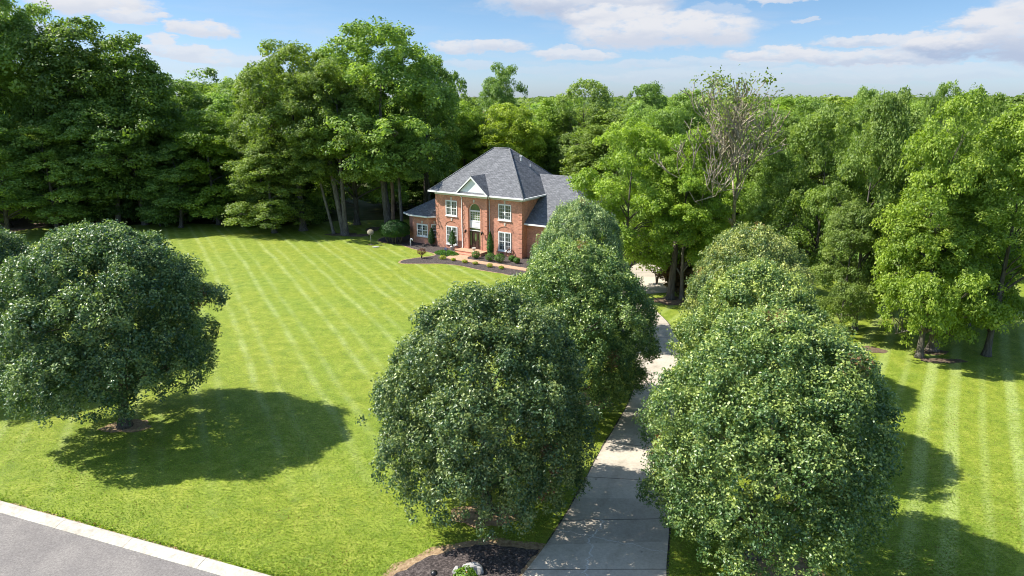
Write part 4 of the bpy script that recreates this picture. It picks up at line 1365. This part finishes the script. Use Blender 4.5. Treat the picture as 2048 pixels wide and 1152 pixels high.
# ================================================================== TREES
# the pears lining the drive and lawn
PT = 'ornamental pear trees on the front lawn'
for kind, u, v, H, R, tint, lab, rz in [
        ('pear3', 250, 853, 9.9, 4.75, (.85, .98, .98), 'large round dark pear tree alone on the left lawn with its trunk showing', 0.4),
        ('pear1', 975, 1024, 9.0, 3.95, (.95, 1.0, .95), 'nearest round pear tree left of the driveway, beside the mulch and rocks', 1.9)]:
    X, Y, _ = at(u, v)
    add_tree('pear_tree', kind, X, Y, H, R, lab, 'tree', tint, PT, rz, (.75, .72, .7))
for kind, X, Y, H, R, tint, lab, rz in [
        ('pear2', 3.25, 32.2, 8.8, 3.85, (1.12, 1.22, .95), 'second pear tree on the left of the driveway, behind the nearest one', .2),
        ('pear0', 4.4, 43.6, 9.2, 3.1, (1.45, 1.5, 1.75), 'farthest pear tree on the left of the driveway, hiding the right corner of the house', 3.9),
        ('pear2', 8.5, 20.6, 8.9, 3.9, (1.12, 1.2, .92), 'nearest and largest pear tree on the right side of the driveway', 4.4),
        ('pear1', 10.7, 28.2, 8.7, 3.6, (1.4, 1.4, 1.0), 'middle pear tree on the right side of the driveway', 2.4),
        ('pear0', 12.9, 35.6, 9.0, 3.4, (1.5, 1.38, 1.15), 'farthest pear tree on the right side of the driveway', 5.4),
        ('pear2', -30.9, 36.0, 9.6, 5.0, (.8, .92, .9), 'pear tree cut off by the left edge of the picture', 1.2)]:
    add_tree('pear_tree', kind, X, Y, H, R, lab, 'tree', tint, PT, rz, (.75, .72, .7))

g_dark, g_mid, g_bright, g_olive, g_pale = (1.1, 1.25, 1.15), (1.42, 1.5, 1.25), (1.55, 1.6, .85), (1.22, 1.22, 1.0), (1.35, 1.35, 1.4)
# individual trees that stand out: name, kind, u, vtop, width px, Y, tint, label
TREES = [
    ('oak_tree', 'oak2', 590, 84, 240, 82.0, g_olive, 'olive-green tree forming the left half of the big central clump'),
    ('oak_tree', 'oak1', 768, 50, 275, 81.0, g_mid, 'tallest domed tree of the central clump, its trunk just left of the house'),
    ('oak_tree', 'wood1', 702, 78, 190, 86.0, g_mid, 'tall tree filling the middle of the domed central skyline'),
    ('oak_tree', 'oak2', 680, 120, 200, 79.0, g_olive, 'tree in the middle of the central clump with a pale straight trunk'),
    ('oak_tree', 'oak0', 855, 112, 130, 88.0, g_mid, 'rounded tree at the right shoulder of the central clump'),
    ('oak_tree', 'wood0', 520, 180, 130, 84.0, g_olive, 'olive-green tree at the low left end of the central clump'),
    ('oak_tree', 'wood1', 540, 290, 160, 80.5, g_olive, 'low spreading olive tree whose branches hang over the lawn left of the trunks'),
    ('oak_tree', 'oak0', 845, 165, 130, 93.0, g_mid, 'dark tree behind the left end of the house roof'),
    ('oak_tree', 'wood1', 930, 205, 110, 98.0, g_bright, 'bright green tree just left of the house roof peak'),
    ('oak_tree', 'oak2', 1008, 128, 105, 118.0, g_dark, 'tall dark tree standing above the others behind the house'),
    ('oak_tree', 'far1', 915, 145, 55, 128.0, g_dark, 'small dark treetop between the central clump and the tall dark tree'),
    ('oak_tree', 'wood0', 1022, 208, 150, 92.0, (1.9, 1.75, .75), 'bright yellow-green tree directly behind the roof peak'),
    ('oak_tree', 'wood2', 1105, 198, 120, 96.0, g_bright, 'bright green tree behind the right slope of the house roof'),
    ('elm_tree', 'airy0', 1165, 160, 120, 92.0, g_pale, 'pale airy tree rising above the woods right of the house roof'),
    ('oak_tree', 'oak1', 1292, 168, 110, 105.0, g_dark, 'dark rounded tree above the skyline between the pale tree and the bare one'),
    ('oak_tree', 'wood1', 1375, 182, 130, 98.0, g_mid, 'grey-green tree behind the left side of the half-bare tree'),
    ('maple_tree', 'maple0', 1262, 245, 225, 54.0, g_bright, 'bright green tree reaching over the right wing of the house'),
    ('maple_tree', 'maple1', 1375, 258, 170, 52.5, (1.5, 1.6, .75), 'bright green tree whose twin trunks stand on the grass beside the driveway'),
    ('maple_tree', 'maple2', 1300, 215, 170, 66.0, g_mid, 'green tree behind the bright ones at the turn of the driveway'),
    ('maple_tree', 'maple2', 1420, 345, 170, 60.0, g_bright, 'leafy green tree filling the space below the half-bare tree'),
    ('maple_tree', 'maple1', 1555, 300, 150, 54.0, g_mid, 'green tree between the half-bare tree and the tall grey-green one'),
    ('maple_tree', 'maple0', 1640, 215, 200, 50.0, (1.2, 1.25, .95), 'broad green tree in the middle right of the woods edge'),
    ('maple_tree', 'maple1', 1745, 182, 180, 45.0, (1.15, 1.2, 1.0), 'tall grey-green tree with a slender pale trunk on the right lawn'),
    ('maple_tree', 'skirt1', 1700, 400, 150, 44.0, (1.15, 1.15, 1.0), 'short green tree at the right edge of the last pear tree'),
    ('maple_tree', 'skirt0', 1885, 190, 225, 39.7, (1.5, 1.52, .82), 'large yellow-green tree with a forked trunk on the right lawn'),
    ('maple_tree', 'skirt1', 2025, 205, 240, 40.0, (1.5, 1.52, .82), 'large yellow-green tree at the right edge of the picture'),
    ('maple_tree', 'skirt0', 1965, 330, 190, 46.0, (1.1, 1.25, .85), 'lower yellow-green tree between the two largest right-hand trees'),
    ('maple_tree', 'maple0', 1830, 300, 170, 52.0, g_mid, 'shaded green tree behind the forked trunk on the right'),
    ('elm_tree', 'airy0', 1868, 164, 75, 60.0, (1.2, 1.3, 1.0), 'wispy treetop poking above the skyline over the forked tree'),
    ('maple_tree', 'maple1', 1725, 178, 120, 66.0, g_mid, 'rounded treetop above the skyline left of the forked tree'),
    ('elm_tree', 'airy1', 1940, 176, 80, 58.0, (1.3, 1.35, .95), 'small airy treetop above the skyline near the right edge'),
    ('oak_tree', 'wood1', 1610, 196, 120, 88.0, g_mid, 'green treetop just right of the half-bare tree on the skyline'),
    ('oak_tree', 'wood0', -40, -60, 250, 84.0, g_mid, 'tall tree at the far left edge reaching the top of the picture'),
    ('oak_tree', 'oak2', 60, 0, 220, 88.0, g_mid, 'very tall tree near the left edge, its crown almost at the top'),
    ('oak_tree', 'wood1', 165, 38, 220, 86.0, (.85, .95, .8), 'tall dark green tree, second crown from the left skyline'),
    ('oak_tree', 'wood2', 262, 72, 200, 86.0, (1.0, 1.1, .8), 'tall mid-green tree where the left skyline begins to fall'),
    ('oak_tree', 'wood0', 325, 190, 150, 90.0, g_mid, 'green tree below the falling end of the left skyline'),
    ('oak_tree', 'wood1', 425, 222, 160, 86.0, (1.25, 1.35, .7), 'bright green rounded tree in the gap of the left skyline'),
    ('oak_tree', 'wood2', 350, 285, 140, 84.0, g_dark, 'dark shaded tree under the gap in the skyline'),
    ('elm_tree', 'airy1', 440, 158, 150, 112.0, (1.6, 1.6, 1.3), 'pale thin-leaved tree behind the gap in the left skyline'),
    ('elm_tree', 'airy0', 385, 165, 120, 120.0, (1.4, 1.45, 1.1), 'pale thin-leaved tree left in the skyline gap'),
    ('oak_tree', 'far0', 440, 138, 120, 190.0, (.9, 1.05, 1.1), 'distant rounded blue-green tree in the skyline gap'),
    ('oak_tree', 'wood2', 95, 250, 170, 80.0, g_mid, 'leafy tree beside the dirt track at the left'),
    ('oak_tree', 'oak0', 215, 200, 190, 84.0, g_dark, 'shaded tree in the middle of the left woods'),
    ('oak_tree', 'wood1', -10, 230, 170, 78.0, g_dark, 'dark tree left of the dirt track'),
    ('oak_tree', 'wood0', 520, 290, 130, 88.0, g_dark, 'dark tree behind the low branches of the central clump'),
]
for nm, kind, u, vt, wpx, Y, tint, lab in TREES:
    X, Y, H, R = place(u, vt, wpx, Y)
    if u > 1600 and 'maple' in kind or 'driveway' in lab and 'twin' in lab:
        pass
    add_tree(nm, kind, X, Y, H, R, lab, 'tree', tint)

# visible single trunks beside the lawn (thin young trees with high crowns)
def trunk_tree(name, pts, rad, crown_kind, label, tint, cr, cat='tree', bark=(1, 1, 1), ch=None):
    e = empty(name, (pts[0][0], pts[0][1], 0)); tag(e, label, cat)
    b = MB()
    o = Vector((pts[0][0], pts[0][1], 0))
    P_ = [Vector(p) - o for p in pts]
    fl = [P_[0] - Vector((0, 0, .05)), P_[0] + (P_[1] - P_[0]) * .06, P_[0] + (P_[1] - P_[0]) * .2] + P_[1:]
    rd = [rad * 1.7, rad * 1.2, rad] + [rad * (1 - .5 * (i + 1) / len(P_)) for i in range(len(P_) - 1)]
    b.tube(fl, rd, 10)
    t = b.build('trunk', M['bark'], e); t.color = tuple(bark) + (1,)
    v = V[crown_kind]
    c = bpy.data.objects.new('crown', v['crown']); COL.objects.link(c); c.parent = e
    top = P_[-1]
    h = ch or cr * 2.3
    c.scale = (cr / v['R'], cr / v['R'], h / v['H'])
    c.location = (top.x, top.y, top.z - h * .5)
    c.rotation_euler = (0, 0, pts[0][0] * 1.7)
    c.color = tuple(tint) + (1,)
    return e


def gp(u, v): return Vector(at(u, v))


p = gp(668, 468); trunk_tree('oak_tree', [p, p + Vector((-1.1, .4, 5)), p + Vector((-1.8, .8, 9))], .17, 'maple1', 'slender leaning tree at the left foot of the central clump', g_olive, 4.2, bark=(1.3, 1.3, 1.3))
p = gp(689, 469); trunk_tree('oak_tree', [p, p + Vector((-.5, .2, 3)), p + Vector((-1.2, .5, 8)), p + Vector((-2.4, .6, 13))], .36, 'maple0', 'tree with a thick pale trunk leaning left below the central clump', g_olive, 5.2, bark=(1.15, 1.15, 1.15))
p = gp(787, 472); trunk_tree('oak_tree', [p, p + Vector((.1, .2, 5)), p + Vector((.0, .2, 9))], .24, 'maple2', 'brown-trunked tree behind the big clipped shrub', g_mid, 3.6, bark=(1.2, .9, .75))
p = gp(806, 474); trunk_tree('oak_tree', [p, p + Vector((-.2, .2, 5)), p + Vector((-.3, .2, 9))], .2, 'maple1', 'thin tree between the clipped shrub and the house', g_mid, 3.4)
p = gp(1340, 598); trunk_tree('maple_tree', [p, p + Vector((.15, .1, 3)), p + Vector((.35, .3, 7.5))], .30, 'maple2', 'left one of two trunks standing on the grass beside the driveway', g_bright, 3.6, bark=(.7, .68, .66))
p = gp(1397, 553); trunk_tree('young_tree', [p, p + Vector((0, 0, 2)), p + Vector((.05, 0, 3.4))], .06, 'bush0', 'thin young tree with a stick-like trunk beyond the driveway', g_mid, 1.7, ch=3)
p = gp(1288, 511); trunk_tree('young_tree', [p, p + Vector((0, 0, 2.2)), p + Vector((.0, 0, 4.4))], .11, 'maple1', 'young tree at the top of the driveway near the garage', g_bright, 2.6, bark=(.6, .6, .6))
p = gp(1864, 700); trunk_tree('maple_tree', [p, p + Vector((.1, .1, 2.5)), p + Vector((-.2, .4, 6.5))], .30, 'maple1', 'tree with a thick ivy-free trunk left of the forked one', (1.5, 1.5, .85), 4.0, bark=(1.3, 1.25, 1.2))
p = gp(1843, 612); trunk_tree('maple_tree', [p, p + Vector((.1, .1, 3)), p + Vector((.2, .4, 7))], .30, 'maple2', 'dark-trunked tree farther back on the right lawn', g_mid, 3.6, bark=(.5, .42, .4))

# small purple-leaved tree by the driveway
X, Y, _ = at(1368, 592)
add_tree('purple_leaf_tree', 'bush1', X, Y + .8, 3.0, 1.9, 'small purple-leaved tree behind the two trunks beside the driveway', 'small tree', (.85, .42, .75))
X, Y, _ = at(1312, 577)
leafy('purple_leaf_tree', X + .3, Y + 1.2, 2.7, 1.15, 'low purple-leaved branches in front of the driveway turn', 'small tree', (1.1, .5, 1.0), 151, 'umbrella', .13, 520, trunk=True)

# half-bare tree
X, Y, H, R = place(1482, 148, 240, 54.0)
b, tips = bare_branches(12, H, 1.0, .40)
e = empty('half_bare_tree', (X, Y, 0), .7); tag(e, 'half-bare grey tree with spreading dead branches and a few leaves on top', 'tree')
w_ = np.array([(v.x, v.y) for v in tips]); sp = np.quantile(np.hypot(w_[:, 0], w_[:, 1]), .88)
f = R * 1.15 / sp
b.v = [(x * (1 if z < H * .25 else f), y * (1 if z < H * .25 else f), z) for x, y, z in b.v] if abs(f - 1) > .02 else b.v
t = b.build('branches', M['bark'], e); t.color = (2.8, 2.7, 2.35, 1)
rng = np.random.default_rng(77)
tp = np.array([(q.x * f, q.y * f, q.z) for q in tips])
wt = (tp[:, 2] / H) ** 5; wt /= wt.sum()
sel = tp[rng.choice(len(tp), 110, p=wt)]
ci = np.repeat(np.arange(110), 22)
pos = sel[ci] + rng.normal(size=(len(ci), 3)) * .28
nr = rng.normal(size=(len(ci), 3)) + [0, 0, .6]; nr /= np.linalg.norm(nr, axis=1)[:, None]
me = leaf_mesh('half_bare_leaves', pos, nr, .22 * rng.uniform(.7, 1.3, len(ci)), rng.uniform(.2, 1, len(ci)), rng, .6, M['leaf'])
o = bpy.data.objects.new('leaves', me); o.color = (1.1, 1.1, .9, 1); COL.objects.link(o); o.parent = e

# ---- the rest of the woods: single trees in groups that nothing tells apart
rr = random.Random(99)


def fill(n, ufn, Yr, Hr, Rr, kinds, tints, label, group, cat='tree', name='woodland_tree', mind=4.0, keep=None):
    done = []
    tries = 0
    while len(done) < n and tries < n * 60:
        tries += 1
        Y = rr.uniform(*Yr)
        u = rr.uniform(*ufn)
        X = (u - 1024) / FPX * (Y * .9635 + 2)
        if any((X - a) ** 2 + (Y - c) ** 2 < mind ** 2 for a, c in done): continue
        if keep and not keep(X, Y): continue
        done.append((X, Y))
        tn = rr.choice(tints); j = rr.uniform(.72, 1.22)
        add_tree(name, rr.choice(kinds), X, Y, rr.uniform(*Hr), rr.uniform(*Rr), label, cat, tuple(c * j for c in tn), group, rr.uniform(0, 6.28))


# leafy understory along the edge of the left woods
fill(17, (-60, 640), (84.5, 89), (3.0, 5.5), (2.2, 3.4), ['bush0', 'bush1'], [g_dark, (.6, .75, .6)], 'dark leafy bush along the shaded edge of the left woods', 'bushes at the edge of the left woods', 'bush', 'woodland_bush', 2.6,
     keep=lambda X, Y: not (30 < (X / (Y * .9635 + 2)) * FPX + 1024 < 108))
fill(24, (-80, 640), (92, 112), (14, 19), (5, 6.5), ['wood0', 'wood1', 'wood2'], [g_dark, g_mid], 'tree inside the left woods, one of many dense green crowns', 'trees inside the left woods', mind=5.5,
     keep=lambda X, Y: not (30 < (X / (Y * .9635 + 2)) * FPX + 1024 < 100 and Y < 100))
fill(12, (-80, 300), (100, 135), (19, 23), (6, 7), ['far0', 'far1', 'far2'], [g_dark, g_mid], 'tall crown at the back of the left woods', 'tall crowns at the back of the left woods', mind=7)
fill(8, (560, 900), (92, 104), (5, 9), (3, 4.5), ['wood0', 'wood2'], [g_dark], 'low dark tree in the shade behind the central clump', 'low trees behind the central clump', mind=4)
fill(12, (860, 1240), (96, 112), (11, 14.5), (4.5, 6), ['wood0', 'wood1', 'wood2'], [g_mid, g_bright, (1.2, 1.2, .8)], 'mid-height green tree in the woods behind the house', 'woods behind the house', mind=5)
fill(14, (1200, 1600), (84, 104), (11, 14.5), (4.5, 6), ['wood0', 'wood1', 'wood2'], [g_mid, (1.25, 1.25, .85)], 'green tree in the woods beyond the top of the driveway', 'woods beyond the driveway', mind=5)
fill(20, (1540, 2250), (62, 100), (12.5, 15.2), (4.5, 6), ['maple0', 'maple1', 'maple2', 'wood0'], [g_mid, (1.25, 1.3, .85), g_bright], 'green tree in the woods behind the right lawn', 'woods behind the right lawn', mind=5.5)
fill(10, (1480, 1800), (58, 68), (2.5, 5), (2, 3), ['bush0', 'bush1'], [g_dark, g_mid], 'low bush in the shade at the back of the right lawn', 'bushes behind the right lawn', 'bush', 'woodland_bush', 2.6)
fill(46, (250, 2200), (112, 230), (12, 17.4), (5, 7), ['far0', 'far1', 'far2'], [g_mid, (1.2, 1.25, .9), g_bright], 'distant tree in the wooded skyline', 'distant trees in the skyline', mind=9)

# far-off wood that reads as one mass out to the horizon
rng = np.random.default_rng(4)
N = 3200
Yc = 230 * np.exp(rng.uniform(0, 1, N) * math.log(3200 / 230))
Xc = rng.uniform(-.95, .95, N) * Yc
hh = rng.uniform(9.5, 15.6, N) + 1.5 * np.sin(Xc / 160) + 1.2 * np.sin(Yc / 90 + Xc / 210) + np.clip((Yc - 900) / 400, 0, 5)
rc = rng.uniform(5, 9, N) * (1 + Yc / 1800)
per = 46
ci = np.repeat(np.arange(N), per)
d = rand_dirs(rng, N * per); d[:, 2] = np.abs(d[:, 2])
s1 = 1 + .2 * np.sin(4 * d[:, 0] + ci) * np.cos(4 * d[:, 1] + ci)
pos = np.stack([Xc[ci] + d[:, 0] * rc[ci] * s1, Yc[ci] + d[:, 1] * rc[ci] * s1, (hh - 7)[ci] + d[:, 2] * 7 * s1], axis=1)
nr = d + [0, 0, .3] + rng.normal(size=d.shape) * .3; nr /= np.linalg.norm(nr, axis=1)[:, None]
size = (1.3 + Yc[ci] / 420) * rng.uniform(.7, 1.3, len(ci))
me = leaf_mesh('far_woods', pos, nr, size, np.clip(rng.uniform(0, .6, N)[ci] + rng.uniform(0, .3, len(ci)), 0, 1), rng, .8, M['leaf'])
o = bpy.data.objects.new('far_woods', me); o.color = (1.0, 1.05, .95, 1); COL.objects.link(o)
tag(o, 'far-off green woods reaching to the horizon', 'woods', kind='stuff')
